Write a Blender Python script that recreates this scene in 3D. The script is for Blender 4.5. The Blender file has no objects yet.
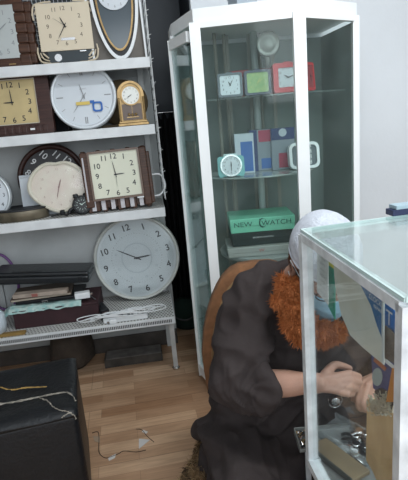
import bpy, bmesh, math, random
from math import radians as R, sin, cos, pi, tan, sqrt, atan2
from mathutils import Vector, Matrix, noise
random.seed(7)
D = bpy.data
SC = bpy.context.scene
COL = SC.collection
V = Vector

# ------------------------------------------------------------ camera
CH, FP, PITCH, ROLL = 1.30, 480.0, R(14.4), R(4.9)
FW = V((0, cos(PITCH), -sin(PITCH))); R0 = V((1, 0, 0)); U0 = V((0, sin(PITCH), cos(PITCH)))
CR = R0*cos(ROLL) - U0*sin(ROLL); CU = R0*sin(ROLL) + U0*cos(ROLL)
cam = D.cameras.new('camera'); cam.sensor_fit = 'HORIZONTAL'; cam.sensor_width = 36; cam.lens = FP/408*36
cam.clip_start = 0.02
co = D.objects.new('camera', cam); COL.objects.link(co)
m = Matrix((CR, CU, -FW)).transposed().to_4x4(); m.translation = V((0, 0, CH)); co.matrix_world = m
SC.camera = co
# ------------------------------------------------------------ light and exposure
w = D.worlds.new('world'); SC.world = w; w.use_nodes = True
bg = w.node_tree.nodes['Background']; bg.inputs[0].default_value = (0.86, 0.93, 1.0, 1); bg.inputs[1].default_value = 0.8
SC.view_settings.view_transform = 'Standard'; SC.view_settings.look = 'None'
SC.view_settings.exposure = 0.42; SC.view_settings.gamma = 1
def area(name, loc, target, sx, sy, power, col):
    l = D.lights.new(name, 'AREA'); l.shape = 'RECTANGLE'; l.size = sx; l.size_y = sy; l.energy = power; l.color = col
    o = D.objects.new(name, l); COL.objects.link(o); o.location = loc
    o.rotation_euler = (V(target)-V(loc)).to_track_quat('-Z', 'Y').to_euler(); return o
area('shopfront_daylight', (0.9, -1.3, 2.0), (0.0, 2.0, 0.9), 2.2, 1.3, 30, (0.88, 0.95, 1.0))
area('ceiling_lamp_light', (0.75, 1.0, 2.52), (0.75, 1.0, 0), 1.2, 0.12, 17, (0.93, 0.98, 1.0))

# ------------------------------------------------------------ pixel rays (photo frame 408x480) -> real points
def ray(px, py):
    return FW*FP + CR*(px-204) + CU*(240-py)
C0 = V((0, 0, CH))
def at(px, py, Y):
    d = ray(px, py); return C0 + d*(Y/d.y)
def atz(px, py, z):
    d = ray(px, py); return C0 + d*((z-CH)/d.z)
def onplane(px, py, p0, n):
    d = ray(px, py); return C0 + d*((V(p0)-C0).dot(n)/d.dot(n))

# ------------------------------------------------------------ materials
MATS = {}
def mat(name, col, rough=0.6, metal=0.0, noise_amt=0.0, scale=20, bump=0.0, bscale=80, col2=None, spec=None, trans=0, sub=0, sheen=0, coat=0, emit=None):
    if name in MATS: return MATS[name]
    m = D.materials.new(name); m.use_nodes = True; nt = m.node_tree; b = nt.nodes['Principled BSDF']
    b.inputs['Base Color'].default_value = (*col, 1); b.inputs['Roughness'].default_value = rough; b.inputs['Metallic'].default_value = metal
    if spec is not None: b.inputs['Specular IOR Level'].default_value = spec
    if sub: b.inputs['Subsurface Weight'].default_value = sub; b.inputs['Subsurface Radius'].default_value = (.02, .008, .004)
    if sheen: b.inputs['Sheen Weight'].default_value = sheen
    if coat: b.inputs['Coat Weight'].default_value = coat
    if emit: b.inputs['Emission Color'].default_value = (*emit[:3], 1); b.inputs['Emission Strength'].default_value = emit[3]
    tc = None
    if noise_amt or col2 or bump:
        tc = nt.nodes.new('ShaderNodeTexCoord')
    if noise_amt or col2:
        n = nt.nodes.new('ShaderNodeTexNoise'); n.inputs['Scale'].default_value = scale; n.inputs['Detail'].default_value = 6
        nt.links.new(tc.outputs['Object'], n.inputs['Vector'])
        r = nt.nodes.new('ShaderNodeValToRGB'); r.color_ramp.elements[0].position = .35; r.color_ramp.elements[1].position = .68
        c2 = col2 if col2 else tuple(c*(1-noise_amt) for c in col)
        r.color_ramp.elements[0].color = (*c2, 1); r.color_ramp.elements[1].color = (*col, 1)
        nt.links.new(n.outputs['Fac'], r.inputs['Fac']); nt.links.new(r.outputs['Color'], b.inputs['Base Color'])
    if bump:
        n = nt.nodes.new('ShaderNodeTexNoise'); n.inputs['Scale'].default_value = bscale; n.inputs['Detail'].default_value = 4
        nt.links.new(tc.outputs['Object'], n.inputs['Vector'])
        bp = nt.nodes.new('ShaderNodeBump'); bp.inputs['Strength'].default_value = bump; bp.inputs['Distance'].default_value = .01
        nt.links.new(n.outputs['Fac'], bp.inputs['Height']); nt.links.new(bp.outputs['Normal'], b.inputs['Normal'])
    MATS[name] = m; return m
def glass(name, tint=(0.93, 0.97, 0.96), dust=0.04, dustcol=(.75, .8, .8), refl=1.0, rough=0.03, ior=1.36):
    if name in MATS: return MATS[name]
    m = D.materials.new(name); m.use_nodes = True; nt = m.node_tree; nt.nodes.clear()
    out = nt.nodes.new('ShaderNodeOutputMaterial'); tr = nt.nodes.new('ShaderNodeBsdfTransparent'); gl = nt.nodes.new('ShaderNodeBsdfGlossy')
    df = nt.nodes.new('ShaderNodeBsdfDiffuse'); fr = nt.nodes.new('ShaderNodeFresnel'); mx = nt.nodes.new('ShaderNodeMixShader'); mx2 = nt.nodes.new('ShaderNodeMixShader')
    tr.inputs[0].default_value = (*tint, 1); gl.inputs['Roughness'].default_value = rough; gl.inputs[0].default_value = (refl, refl, refl, 1)
    df.inputs[0].default_value = (*dustcol, 1)
    ge = nt.nodes.new('ShaderNodeNewGeometry'); mi_ = nt.nodes.new('ShaderNodeMapRange'); mi_.inputs[3].default_value = ior; mi_.inputs[4].default_value = 1/ior   # same reflectance on the way in and out of the pane
    nt.links.new(ge.outputs['Backfacing'], mi_.inputs[0]); nt.links.new(mi_.outputs[0], fr.inputs[0])
    n = nt.nodes.new('ShaderNodeTexNoise'); n.inputs['Scale'].default_value = 9; n.inputs['Detail'].default_value = 6
    mp = nt.nodes.new('ShaderNodeMapRange'); mp.inputs[1].default_value = .35; mp.inputs[2].default_value = .8; mp.inputs[3].default_value = dust*.5; mp.inputs[4].default_value = dust*1.6
    tc = nt.nodes.new('ShaderNodeTexCoord'); nt.links.new(tc.outputs['Object'], n.inputs['Vector'])
    nt.links.new(n.outputs['Fac'], mp.inputs[0]); nt.links.new(mp.outputs[0], mx.inputs[0])
    nt.links.new(tr.outputs[0], mx.inputs[1]); nt.links.new(df.outputs[0], mx.inputs[2])
    nt.links.new(fr.outputs[0], mx2.inputs[0]); nt.links.new(mx.outputs[0], mx2.inputs[1]); nt.links.new(gl.outputs[0], mx2.inputs[2])
    nt.links.new(mx2.outputs[0], out.inputs[0]); MATS[name] = m; return m

def wood_mat(name, c1, c2, rough=.4, sc=(2, 2, 30), coat=0):
    if name in MATS: return MATS[name]
    m = D.materials.new(name); m.use_nodes = True; nt = m.node_tree; b = nt.nodes['Principled BSDF']
    tc = nt.nodes.new('ShaderNodeTexCoord'); mp = nt.nodes.new('ShaderNodeMapping'); mp.inputs['Scale'].default_value = sc
    n = nt.nodes.new('ShaderNodeTexNoise'); n.inputs['Scale'].default_value = 4; n.inputs['Detail'].default_value = 8
    r = nt.nodes.new('ShaderNodeValToRGB'); r.color_ramp.elements[0].position = .3; r.color_ramp.elements[1].position = .7
    r.color_ramp.elements[0].color = (*c1, 1); r.color_ramp.elements[1].color = (*c2, 1)
    nt.links.new(tc.outputs['Object'], mp.inputs[0]); nt.links.new(mp.outputs[0], n.inputs['Vector']); nt.links.new(n.outputs['Fac'], r.inputs[0])
    nt.links.new(r.outputs[0], b.inputs['Base Color']); b.inputs['Roughness'].default_value = rough; b.inputs['Coat Weight'].default_value = coat; b.inputs['Specular IOR Level'].default_value = .28
    MATS[name] = m; return m

def floor_mat():
    m = D.materials.new('laminate_floor'); m.use_nodes = True; nt = m.node_tree; b = nt.nodes['Principled BSDF']; N = nt.nodes.new; L = nt.links.new
    tc = N('ShaderNodeTexCoord')
    def brick(wd, h, off, c1, c2, mc, ms):
        br = N('ShaderNodeTexBrick'); br.inputs['Scale'].default_value = 1; br.inputs['Brick Width'].default_value = wd; br.inputs['Row Height'].default_value = h
        br.offset = off; br.offset_frequency = 2; br.squash = 1
        br.inputs['Color1'].default_value = (*c1, 1); br.inputs['Color2'].default_value = (*c2, 1); br.inputs['Mortar'].default_value = (*mc, 1)
        br.inputs['Mortar Size'].default_value = ms; br.inputs['Mortar Smooth'].default_value = .3; L(tc.outputs['Object'], br.inputs['Vector']); return br
    b1 = brick(.43, .066, .37, (.72, .52, .36), (.42, .255, .155), (.33, .21, .13), .0008)
    b2 = brick(1.29, .198, .5, (1, 1, 1), (.9, .84, .78), (.45, .4, .36), .0012)
    mp = N('ShaderNodeMapping'); mp.inputs['Scale'].default_value = (1.2, 16, 1); n = N('ShaderNodeTexNoise'); n.inputs['Scale'].default_value = 5; n.inputs['Detail'].default_value = 9
    n.inputs['Distortion'].default_value = .6
    L(tc.outputs['Object'], mp.inputs[0]); L(mp.outputs[0], n.inputs['Vector'])
    r = N('ShaderNodeValToRGB'); r.color_ramp.elements[0].position = .3; r.color_ramp.elements[1].position = .65
    r.color_ramp.elements[0].color = (.62, .55, .5, 1); r.color_ramp.elements[1].color = (1.1, 1.05, 1.0, 1); L(n.outputs['Fac'], r.inputs[0])
    m1 = N('ShaderNodeMixRGB'); m1.blend_type = 'MULTIPLY'; m1.inputs[0].default_value = 1; L(b1.outputs['Color'], m1.inputs[1]); L(b2.outputs['Color'], m1.inputs[2])
    m2 = N('ShaderNodeMixRGB'); m2.blend_type = 'MULTIPLY'; m2.inputs[0].default_value = .55; L(m1.outputs[0], m2.inputs[1]); L(r.outputs[0], m2.inputs[2])
    # ground-in dirt
    n2 = N('ShaderNodeTexNoise'); n2.inputs['Scale'].default_value = 3.2; n2.inputs['Detail'].default_value = 7; L(tc.outputs['Object'], n2.inputs['Vector'])
    r2 = N('ShaderNodeValToRGB'); r2.color_ramp.elements[0].position = .3; r2.color_ramp.elements[1].position = .6
    r2.color_ramp.elements[0].color = (.72, .68, .64, 1); r2.color_ramp.elements[1].color = (1, 1, 1, 1); L(n2.outputs['Fac'], r2.inputs[0])
    m3 = N('ShaderNodeMixRGB'); m3.blend_type = 'MULTIPLY'; m3.inputs[0].default_value = .8; L(m2.outputs[0], m3.inputs[1]); L(r2.outputs[0], m3.inputs[2])
    L(m3.outputs[0], b.inputs['Base Color']); b.inputs['Roughness'].default_value = .42
    return m

def perf_mat():
    """off-white sheet metal punched with rows of small slots"""
    m = D.materials.new('perforated_metal'); m.use_nodes = True; nt = m.node_tree; b = nt.nodes['Principled BSDF']; N = nt.nodes.new; L = nt.links.new
    tc = N('ShaderNodeTexCoord'); br = N('ShaderNodeTexBrick'); br.inputs['Scale'].default_value = 1
    br.inputs['Brick Width'].default_value = .016; br.inputs['Row Height'].default_value = .020; br.inputs['Mortar Size'].default_value = .0042
    br.inputs['Mortar Smooth'].default_value = .1; br.offset = .5
    br.inputs['Color1'].default_value = (.09, .09, .085, 1); br.inputs['Color2'].default_value = (.16, .15, .14, 1); br.inputs['Mortar'].default_value = (.62, .62, .60, 1)
    L(tc.outputs['Object'], br.inputs['Vector']); L(br.outputs['Color'], b.inputs['Base Color']); b.inputs['Roughness'].default_value = .5
    return m
PERF = perf_mat()
WHITE_METAL = mat('white_enamel', (.66, .68, .68), .42, 0, .25, 9)
SHELF_LIP = mat('shelf_lip_enamel', (.72, .74, .75), .4, 0, .14, 14)
PANELW = mat('off_white_panel', (.52, .54, .54), .5, 0, .2, 5)
WALLM = mat('painted_wall', (.71, .735, .76), .75, 0, .06, 3, .08, 60)
CABW = mat('cabinet_white_paint', (.82, .84, .84), .45, 0, .06, 6)
DARKM = mat('dark_navy_shade', (.018, .024, .032), .6, 0, .3, 4)  # alcove walls: the unlit back room's darkness is put into this colour
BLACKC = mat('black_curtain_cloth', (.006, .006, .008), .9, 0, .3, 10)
STEEL = mat('steel', (.6, .6, .6), .25, 1)
ALU = mat('worn_aluminium', (.84, .87, .89), .45, .1, .3, 25, .1, 90)
BLACK = mat('black_plastic', (.010, .011, .013), .4, spec=.35)
BLACKINK = mat('black_ink', (.015, .015, .018), .5)
GREYINK = mat('grey_ink', (.25, .26, .27), .5)
WHITEP = mat('white_plastic', (.75, .77, .78), .35)
WHITEINK = mat('white_ink', (.8, .8, .8), .5)
CGLASS = glass('clock_glass', (.97, .98, .98), .015)

# ------------------------------------------------------------ mesh helpers
def obj(name, bm, m, parent=None, smooth=False, auto=None):
    me = D.meshes.new(name)
    bmesh.ops.recalc_face_normals(bm, faces=bm.faces[:])
    bm.to_mesh(me); bm.free()
    if m:
        for q in (m if isinstance(m, (list, tuple)) else [m]): me.materials.append(q)
    if smooth:
        for p in me.polygons: p.use_smooth = True
    o = D.objects.new(name, me); COL.objects.link(o)
    if parent: o.parent = parent
    return o
def tag(o, label=None, cat=None, group=None, kind=None):
    if label: o['label'] = label
    if cat: o['category'] = cat
    if group: o['group'] = group
    if kind: o['kind'] = kind
    return o
def thing(name, label, cat, loc=(0, 0, 0), yaw=0, lean=0, roll=0, group=None):
    o = D.objects.new(name, None); COL.objects.link(o); o.empty_display_size = .05
    o.matrix_world = Matrix.Translation(V(loc)) @ Matrix.Rotation(yaw, 4, 'Z') @ Matrix.Rotation(-lean, 4, 'X') @ Matrix.Rotation(roll, 4, 'Y')
    return tag(o, label, cat, group)
def struct(name, bm, m, parent=None, smooth=False):
    o = obj(name, bm, m, parent, smooth); o['kind'] = 'structure'; return o
def B(): return bmesh.new()
def box(bm, x0, x1, y0, y1, z0, z1, bev=0.0, seg=2, mi=0, M=None):
    r = bmesh.ops.create_cube(bm, size=1); vs = r['verts']
    for v in vs:
        v.co = V((x0+(v.co.x+.5)*(x1-x0), y0+(v.co.y+.5)*(y1-y0), z0+(v.co.z+.5)*(z1-z0)))
    fs = set(f for v in vs for f in v.link_faces)
    if bev > 0:
        es = list({e for v in vs for e in v.link_edges})
        bv = min(bev, .49*min(abs(x1-x0), abs(y1-y0), abs(z1-z0)))
        r2 = bmesh.ops.bevel(bm, geom=es, offset=bv, segments=seg, affect='EDGES', profile=.5)
        vs = list({v for f in r2['faces'] for v in f.verts} | {v for v in vs if v.is_valid})
        fs = set(f for v in vs for f in v.link_faces)
    for f in fs: f.material_index = mi
    if M is not None:
        for v in vs: v.co = M @ v.co
    return vs
def frame_mat(p0, p1):
    z = (p1-p0).normalized(); a = V((0, 0, 1)) if abs(z.z) < .9 else V((1, 0, 0))
    x = a.cross(z).normalized(); y = z.cross(x)
    return x, y, z
def beam(bm, p0, p1, wx, wy, up=None, mi=0):
    p0, p1 = V(p0), V(p1); z = (p1-p0).normalized(); a = V(up) if up else (V((0, 0, 1)) if abs(z.z) < .9 else V((0, 1, 0)))
    x = a.cross(z).normalized(); y = z.cross(x)
    vs = [bm.verts.new(p + x*sx*wx/2 + y*sy*wy/2) for p in (p0, p1) for sx, sy in ((-1, -1), (1, -1), (1, 1), (-1, 1))]
    for q in ((0, 3, 2, 1), (4, 5, 6, 7), (0, 1, 5, 4), (1, 2, 6, 5), (2, 3, 7, 6), (3, 0, 4, 7)):
        bm.faces.new([vs[i] for i in q]).material_index = mi
def tube(bm, pts, rads, seg=12, cap=True, sx=1.0, closed=False, mi=0, ref=None):
    pts = [V(p) for p in pts]; n = len(pts)
    if not isinstance(rads, (list, tuple)): rads = [rads]*n
    rings = []; prevx = V(ref) if ref else None
    for i, p in enumerate(pts):
        if closed: t = pts[(i+1) % n]-pts[i-1]
        else: t = pts[min(i+1, n-1)]-pts[max(i-1, 0)]
        t.normalize()
        if prevx is None:
            a = V((0, 0, 1)) if abs(t.z) < .9 else V((1, 0, 0)); x = a.cross(t).normalized()
        else:
            x = (prevx - t*prevx.dot(t)).normalized()
        prevx = x; y = t.cross(x); r = rads[i]
        if isinstance(r, (tuple, list)): ra, rb = r
        else: ra, rb = r*sx, r
        rings.append([bm.verts.new(p + x*cos(2*pi*k/seg)*ra + y*sin(2*pi*k/seg)*rb) for k in range(seg)])
    m_ = n if closed else n-1
    for i in range(m_):
        a, b = rings[i], rings[(i+1) % n]
        for k in range(seg):
            bm.faces.new((a[k], a[(k+1) % seg], b[(k+1) % seg], b[k])).material_index = mi
    if cap and not closed:
        bm.faces.new(rings[0][::-1]).material_index = mi; bm.faces.new(rings[-1]).material_index = mi
    return rings
def catmull(pts, k=6):
    P = [tuple(p) if isinstance(p, (tuple, list)) else tuple(p) for p in pts]; n = len(P); out = []
    for i in range(n-1):
        p0, p1, p2, p3 = P[max(i-1, 0)], P[i], P[i+1], P[min(i+2, n-1)]
        for j in range(k):
            t = j/k
            out.append(tuple(.5*((2*b)+(-a+c)*t+(2*a-5*b+4*c-d)*t*t+(-a+3*b-3*c+d)*t**3) for a, b, c, d in zip(p0, p1, p2, p3)))
    out.append(P[-1]); return out
def lathe(bm, prof, axis='Y', seg=48, mi=0, M=None, sx=1.0, sz=1.0):
    """prof: list of (r, h); rotates about local Y (h along y, front is -y)"""
    rings = []; vs = []
    for r, h in prof:
        ring = []
        for k in range(seg):
            a = 2*pi*k/seg
            p = V((r*sin(a)*sx, h, r*cos(a)*sz)) if axis == 'Y' else V((r*cos(a)*sx, r*sin(a)*sz, h))
            ring.append(bm.verts.new(p if M is None else M @ p))
        rings.append(ring); vs += ring
    for a, b in zip(rings, rings[1:]):
        for k in range(seg):
            bm.faces.new((a[k], a[(k+1) % seg], b[(k+1) % seg], b[k])).material_index = mi
    bm.faces.new(rings[0]).material_index = mi; bm.faces.new(rings[-1]).material_index = mi
    return vs
def prism(bm, poly, y0, y1, mi=0, plane='XZ', M=None):
    def P(u, v, h): return V((u, h, v)) if plane == 'XZ' else V((u, v, h))
    a = [bm.verts.new(P(u, v, y0)) for u, v in poly]; b = [bm.verts.new(P(u, v, y1)) for u, v in poly]
    if M is not None:
        for q in a+b: q.co = M @ q.co
    bm.faces.new(a).material_index = mi; bm.faces.new(b[::-1]).material_index = mi; n = len(poly)
    for i in range(n): bm.faces.new((a[i], b[i], b[(i+1) % n], a[(i+1) % n])).material_index = mi
def ringprism(bm, outer, inner, y0, y1, mi=0):
    """frame between two loops with the same number of points in XZ"""
    n = len(outer)
    L = [[bm.verts.new(V((u, y, v))) for u, v in loop] for y in (y0, y1) for loop in (outer, inner)]
    o0, i0, o1, i1 = L
    for k in range(n):
        j = (k+1) % n
        for q in ((o0[k], o0[j], i0[j], i0[k]), (o1[j], o1[k], i1[k], i1[j]), (o0[j], o0[k], o1[k], o1[j]), (i0[k], i0[j], i1[j], i1[k])):
            bm.faces.new(q).material_index = mi
def rrect(w, h, r, k=5, cx=0, cz=0):
    out = []
    for (sx, sz, a0) in ((1, 1, 0), (-1, 1, 90), (-1, -1, 180), (1, -1, 270)):
        for i in range(k+1):
            a = R(a0+90*i/k); out.append((cx+sx*(w/2-r)+r*cos(a), cz+sz*(h/2-r)+r*sin(a)))
    return out
def ell(a, b, n=40, cx=0, cz=0):
    return [(cx+a*sin(2*pi*k/n), cz+b*cos(2*pi*k/n)) for k in range(n)]
def sphere(bm, c, r, u=20, v=12, M=None, mi=0):
    if not isinstance(r, (tuple, list)): r = (r, r, r)
    res = bmesh.ops.create_uvsphere(bm, u_segments=u, v_segments=v, radius=1)
    for q in res['verts']:
        q.co = V((c[0]+q.co.x*r[0], c[1]+q.co.y*r[1], c[2]+q.co.z*r[2]))
        if M is not None: q.co = M @ q.co
        for f in q.link_faces: f.material_index = mi
_TX = {}
def textmesh(s):
    if s not in _TX:
        cu = D.curves.new('lettering', 'FONT'); cu.body = s; cu.align_x = 'CENTER'; cu.align_y = 'CENTER'; cu.resolution_u = 3; cu.size = 1
        o = D.objects.new('lettering', cu); me = D.meshes.new_from_object(o)
        vs = [v.co.copy() for v in me.vertices]; fs = [tuple(p.vertices) for p in me.polygons]
        xs = [v.x for v in vs] or [0]; ys = [v.y for v in vs] or [0]
        cx, cy = (min(xs)+max(xs))/2, (min(ys)+max(ys))/2
        vs = [V((v.x-cx, v.y-cy, 0)) for v in vs]
        _TX[s] = (vs, fs); D.objects.remove(o); D.curves.remove(cu); D.meshes.remove(me)
    return _TX[s]
def letters(bm, s, x, z, size, y, rot=0, bold=0.0, sxx=1.0, M=None, mi=0):
    vs, fs = textmesh(s); c, sn = cos(rot), sin(rot)
    offs = ((0, 0),) if not bold else ((-bold, 0), (bold, 0), (0, bold), (0, -bold))
    for k, (ox, oz) in enumerate(offs):
        nv = []
        for v in vs:
            a, b = v.x*size*sxx+ox, v.y*size+oz
            p = V((x+a*c-b*sn, y-k*.00004, z+a*sn+b*c)); nv.append(bm.verts.new(p if M is None else M @ p))
        for f in fs:
            try: bm.faces.new([nv[i] for i in f]).material_index = mi
            except ValueError: pass
def hand(name, parent, cx, cz, ang, L, w, y, m, tail=.2):
    """clock hand, ang in degrees clockwise from 12"""
    bm = B(); a = R(90-ang); d = V((cos(a), 0, sin(a))); n = V((-sin(a), 0, cos(a))); c = V((cx, 0, cz))
    pts = [c-d*L*tail-n*w*.5, c-d*L*tail+n*w*.5, c+n*w*.6, c+d*L*.75+n*w*.45, c+d*L, c+d*L*.75-n*w*.45, c-n*w*.6]
    prism(bm, [(p.x, p.z) for p in pts], y-.0006, y+.0006)
    return obj(name, bm, m, parent)
def hands(parent, cx, cz, hh, mm, r, y, m=None, wd=.035, ss=None):
    m = m or BLACKINK
    hand('hour_hand', parent, cx, cz, hh, r*.52, r*wd*1.8, y, m); hand('minute_hand', parent, cx, cz, mm, r*.8, r*wd*1.25, y-.002, m)
    if ss is not None: hand('second_hand', parent, cx, cz, ss, r*.75, r*wd*.4, y-.004, m)
    bm = B(); lathe(bm, [(r*.045, y-.005), (r*.045, y)], seg=12, M=Matrix.Translation((cx, 0, cz))); obj('hand_hub', bm, m, parent)
def numerals(parent, cx, cz, r, size, y, m, square=0.0, rot=0, which=range(1, 13), ticks=None, bold=0, sxx=1.0, rz=None):
    bm = B(); rz = rz or r
    for k in which:
        a = R(90-30*k); ux, uz = cos(a), sin(a)
        if square:
            mx = max(abs(ux), abs(uz)); f = (1-square)+square/mx; ux *= f; uz *= f
        x, z = ux*r, uz*rz
        c, s = cos(rot), sin(rot); letters(bm, str(k), cx+x*c-z*s, cz+x*s+z*c, size, y, rot, bold, sxx)
    if ticks:
        for k in range(60):
            a = R(6*k); l = ticks[1]*(1.0 if k % 5 else 1.6); w_ = ticks[2]*(1 if k % 5 else 1.8)
            d = V((sin(a), 0, cos(a))); n = V((cos(a), 0, -sin(a))); c0 = V((cx, y, cz))+d*ticks[0]
            q = [bm.verts.new(c0+n*w_*sx+d*l*sy) for sx, sy in ((-.5, 0), (.5, 0), (.5, 1), (-.5, 1))]; bm.faces.new(q)
    return obj('numerals', bm, m, parent)
def disc(name, parent, cx, cz, r, y0, y1, m, sx=1.0, sz=1.0, seg=48):
    bm = B(); lathe(bm, [(r, y0), (r, y1)], seg=seg, M=Matrix.Translation((cx, 0, cz)), sx=sx, sz=sz); return obj(name, bm, m, parent)
def plate(name, parent, x0, x1, z0, z1, y0, y1, m, bev=.002):
    bm = B(); box(bm, x0, x1, y0, y1, z0, z1, bev); return obj(name, bm, m, parent)

def slab(name, parent, x0, x1, y0, y1, z0, z1, m, bev=.002): return plate(name, parent, x0, x1, z0, z1, y0, y1, m, bev)
# ------------------------------------------------------------ setting
YAW = R(6.3)
RM = Matrix.Translation((-.17, 2.30, 0)) @ Matrix.Rotation(YAW, 4, 'Z')      # room frame: x along the shelves, y into the wall
RI = RM.inverted()
def rm_struct(name, m, x0, x1, y0, y1, z0, z1, bev=0):
    bm = B(); box(bm, x0, x1, y0, y1, z0, z1, bev, M=RM); return struct(name, bm, m)
bm = B(); box(bm, -2.2, 2.6, -3.6, 1.2, -.06, 0); fl = struct('floor', bm, floor_mat())
fl.matrix_world = Matrix.Translation((0, 2.3, 0)) @ Matrix.Rotation(R(9), 4, 'Z')
rm_struct('wall_back', PANELW, -1.6, .0, .36, .42, 0, 2.7)
rm_struct('wall_rear_right', WALLM, .22, 2.0, .15, .21, 0, 2.7)
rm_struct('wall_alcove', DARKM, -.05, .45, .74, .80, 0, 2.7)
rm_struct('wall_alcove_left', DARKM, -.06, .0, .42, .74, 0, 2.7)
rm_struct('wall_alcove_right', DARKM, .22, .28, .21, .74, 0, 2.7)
rm_struct('wall_left', PANELW, -1.66, -1.6, -3.3, .42, 0, 2.7)
rm_struct('wall_right', WALLM, 1.94, 2.0, -3.3, .21, 0, 2.7)
rm_struct('ceiling', WALLM, -1.66, 2.0, -3.3, .8, 2.7, 2.76)
rm_struct('baseboard_back', mat('dark_skirting', (.10, .085, .075), .7, 0, .4, 12), -1.6, -.0, .34, .36, 0, .09, .004)

def shelfpt(px, py, d):
    """point where the view ray meets the vertical plane d metres behind the shelf fronts"""
    n = RM.to_3x3() @ V((0, 1, 0)); return onplane(px, py, RM @ V((0, d, 0)), n)
def local(P): return RI @ P

# ------------------------------------------------------------ shelving unit
SZ = [shelfpt(75, 62, 0).z, shelfpt(75, 131, 0).z, shelfpt(75, 217, 0).z, shelfpt(75, 329, -.06).z]
SX = [local(shelfpt(150, 61, 0)).x, local(shelfpt(155, 128, 0)).x, local(shelfpt(165, 209, 0)).x, local(shelfpt(175, 319, -.06)).x]
unit = thing('shelving_unit', 'white perforated metal shelving unit holding rows of clocks against the back wall', 'shelf', RM.translation, YAW)
for i, (z, xr, yf) in enumerate(zip(SZ, SX, (0, 0, 0, -.07))):
    bm = B(); x0 = -1.35
    th = .030 if i < 3 else .022
    box(bm, x0, xr, yf+.004, .33, z-.006, z, 0)
    s = obj('shelf', bm, PERF, unit)
    bm = B(); box(bm, x0, xr, yf, yf+.006, z-th-.014, z+.001, .002); box(bm, xr-.004, xr, yf, .33, z-th, z+.001, .001)
    box(bm, x0, xr, yf+.004, yf+.02, z-th-.014, z-th-.008, 0)
    obj('shelf_edge', bm, SHELF_LIP, s)
    if i == 3:   # slots along the lip
        bm = B()
        for k in range(150):
            xx = xr-.02-k*.0088
            box(bm, xx-.0028, xx+.0028, yf-.0008, yf+.001, z-.026, z-.010)
        obj('slot_row', bm, mat('slot_dark', (.08, .08, .08), .8), s)
# slotted upright and wire end panel
for x in (-.035, -1.2):
    bm = B(); box(bm, x-.03, x, .315, .345, 0, 2.0, .002); up = obj('upright', bm, WHITE_METAL, unit)
def leg_obj(dx):
    bm = B(); beam(bm, (-.03+dx, -.01, SZ[3]-.03), (-.028+dx, .045, .012), .024, .018, up=(0, 1, 0)); l = obj('leg', bm, WHITE_METAL, unit)
    bm = B(); lathe(bm, [(.019, 0), (.02, .008), (.010, .016), (.009, .022)], 'Z', 16, M=Matrix.Translation((-.028+dx, .045, 0))); obj('foot', bm, STEEL, l)
leg_obj(-.006); leg_obj(-1.0)
bm = B()
for k in range(6): beam(bm, (.004, .05+k*.052, .92), (.004, .05+k*.052, 1.98), .003, .003)
for k in range(21): beam(bm, (.001, .03, .93+k*.052), (.001, .33, .93+k*.052), .003, .003)
for k in range(10):
    for yy in (.06, .18): beam(bm, (.004, yy, .95+k*.104), (.016, yy, .955+k*.104), .0025, .0025)
obj('end_mesh_panel', bm, WHITE_METAL, unit)
bm = B()      # grid panel behind the top row
for k in range(62): beam(bm, (-1.3+k*.0207, .33, SZ[0]+.01), (-1.3+k*.0207, .33, SZ[0]+.42), .003, .003)
for k in range(21): beam(bm, (-1.3, .332, SZ[0]+.01+k*.0205), (-.03, .332, SZ[0]+.01+k*.0205), .003, .003)
obj('wire_back_panel', bm, WHITE_METAL, unit)
for a, b, c in ((0, 1, 'x'), (1, 2, 'x'), (2, 3, 'x')):
    bm = B(); top, bot = SZ[a]-.05, SZ[b]+.004
    box(bm, -1.3, -.93, .335, .342, bot, top, .002); box(bm, -.926, -.04, .335, .342, bot, top, .002)
    obj('back_panel', bm, PANELW, unit)
bm = B(); box(bm, -1.35, -.02, .333, .358, SZ[0]+.0, SZ[0]+.45); obj('dark_backing', bm, mat('dark_backing', (.05, .055, .06), .8), unit)

# ------------------------------------------------------------ clocks on the shelves
def put(px, row, d, yawd=0, **k):
    """local room position on a shelf for a pixel column at the shelf's height"""
    z = SZ[row]
    lo = local(shelfpt(px, 0, d)); hi = local(shelfpt(px, 400, d)); t = (z-lo.z)/(hi.z-lo.z)
    return RM @ V((lo.x+(hi.x-lo.x)*t, d, z+.0005))
SILVER = mat('silver_dial', (.50, .53, .52), .35, .3, .12, 5)
CREAM = mat('cream_plastic', (.62, .52, .38), .45, 0, .12, 8)
CREAMD = mat('cream_dial', (.66, .57, .43), .5)
WOODD = wood_mat('dark_brown_wood', (.028, .012, .010), (.065, .028, .022), .35)
WOODR = wood_mat('red_brown_wood', (.034, .015, .009), (.095, .042, .024), .42)
GOLD = mat('brass', (.36, .235, .10), .36, .6, .3, 40)
GOLDD = mat('gold_dial', (.56, .44, .22), .45, .2, .2, 8)
WDIAL = mat('white_dial', (.64, .68, .72), .5, 0, .05, 6)

# 1 stepped brown clock
t = thing('square_wall_clock', 'dark brown square clock with stepped wooden frame and silver dial on the top shelf', 'clock', put(10, 0, .05), YAW, R(4))
bm = B()
box(bm, -.13, .092, .0, .045, .0, .285, .004)
for k in range(6):
    z0 = .012+k*.043
    box(bm, .085+(k % 2)*.006, .124+(k % 2)*.006, .004, .05, z0, z0+.048, .009, 3)
    box(bm, .05, .100, -.008, .04, z0+.002, z0+.043, .007, 3)
obj('frame', bm, WOODR, t)
plate('lower_bar', t, -.13, .10, .0, .03, -.006, .0, WOODR)
plate('dial', t, -.11, .055, .04, .262, -.004, .0, SILVER, .001)
numerals(t, -.028, .150, .062, .03, -.0047, GREYINK, square=.6, rz=.085)
hands(t, -.028, .150, 300, 50, .07, -.007, GREYINK)
plate('name_plate', t, .0, .03, .012, .017, -.0075, -.0055, GOLD, .0005)

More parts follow.
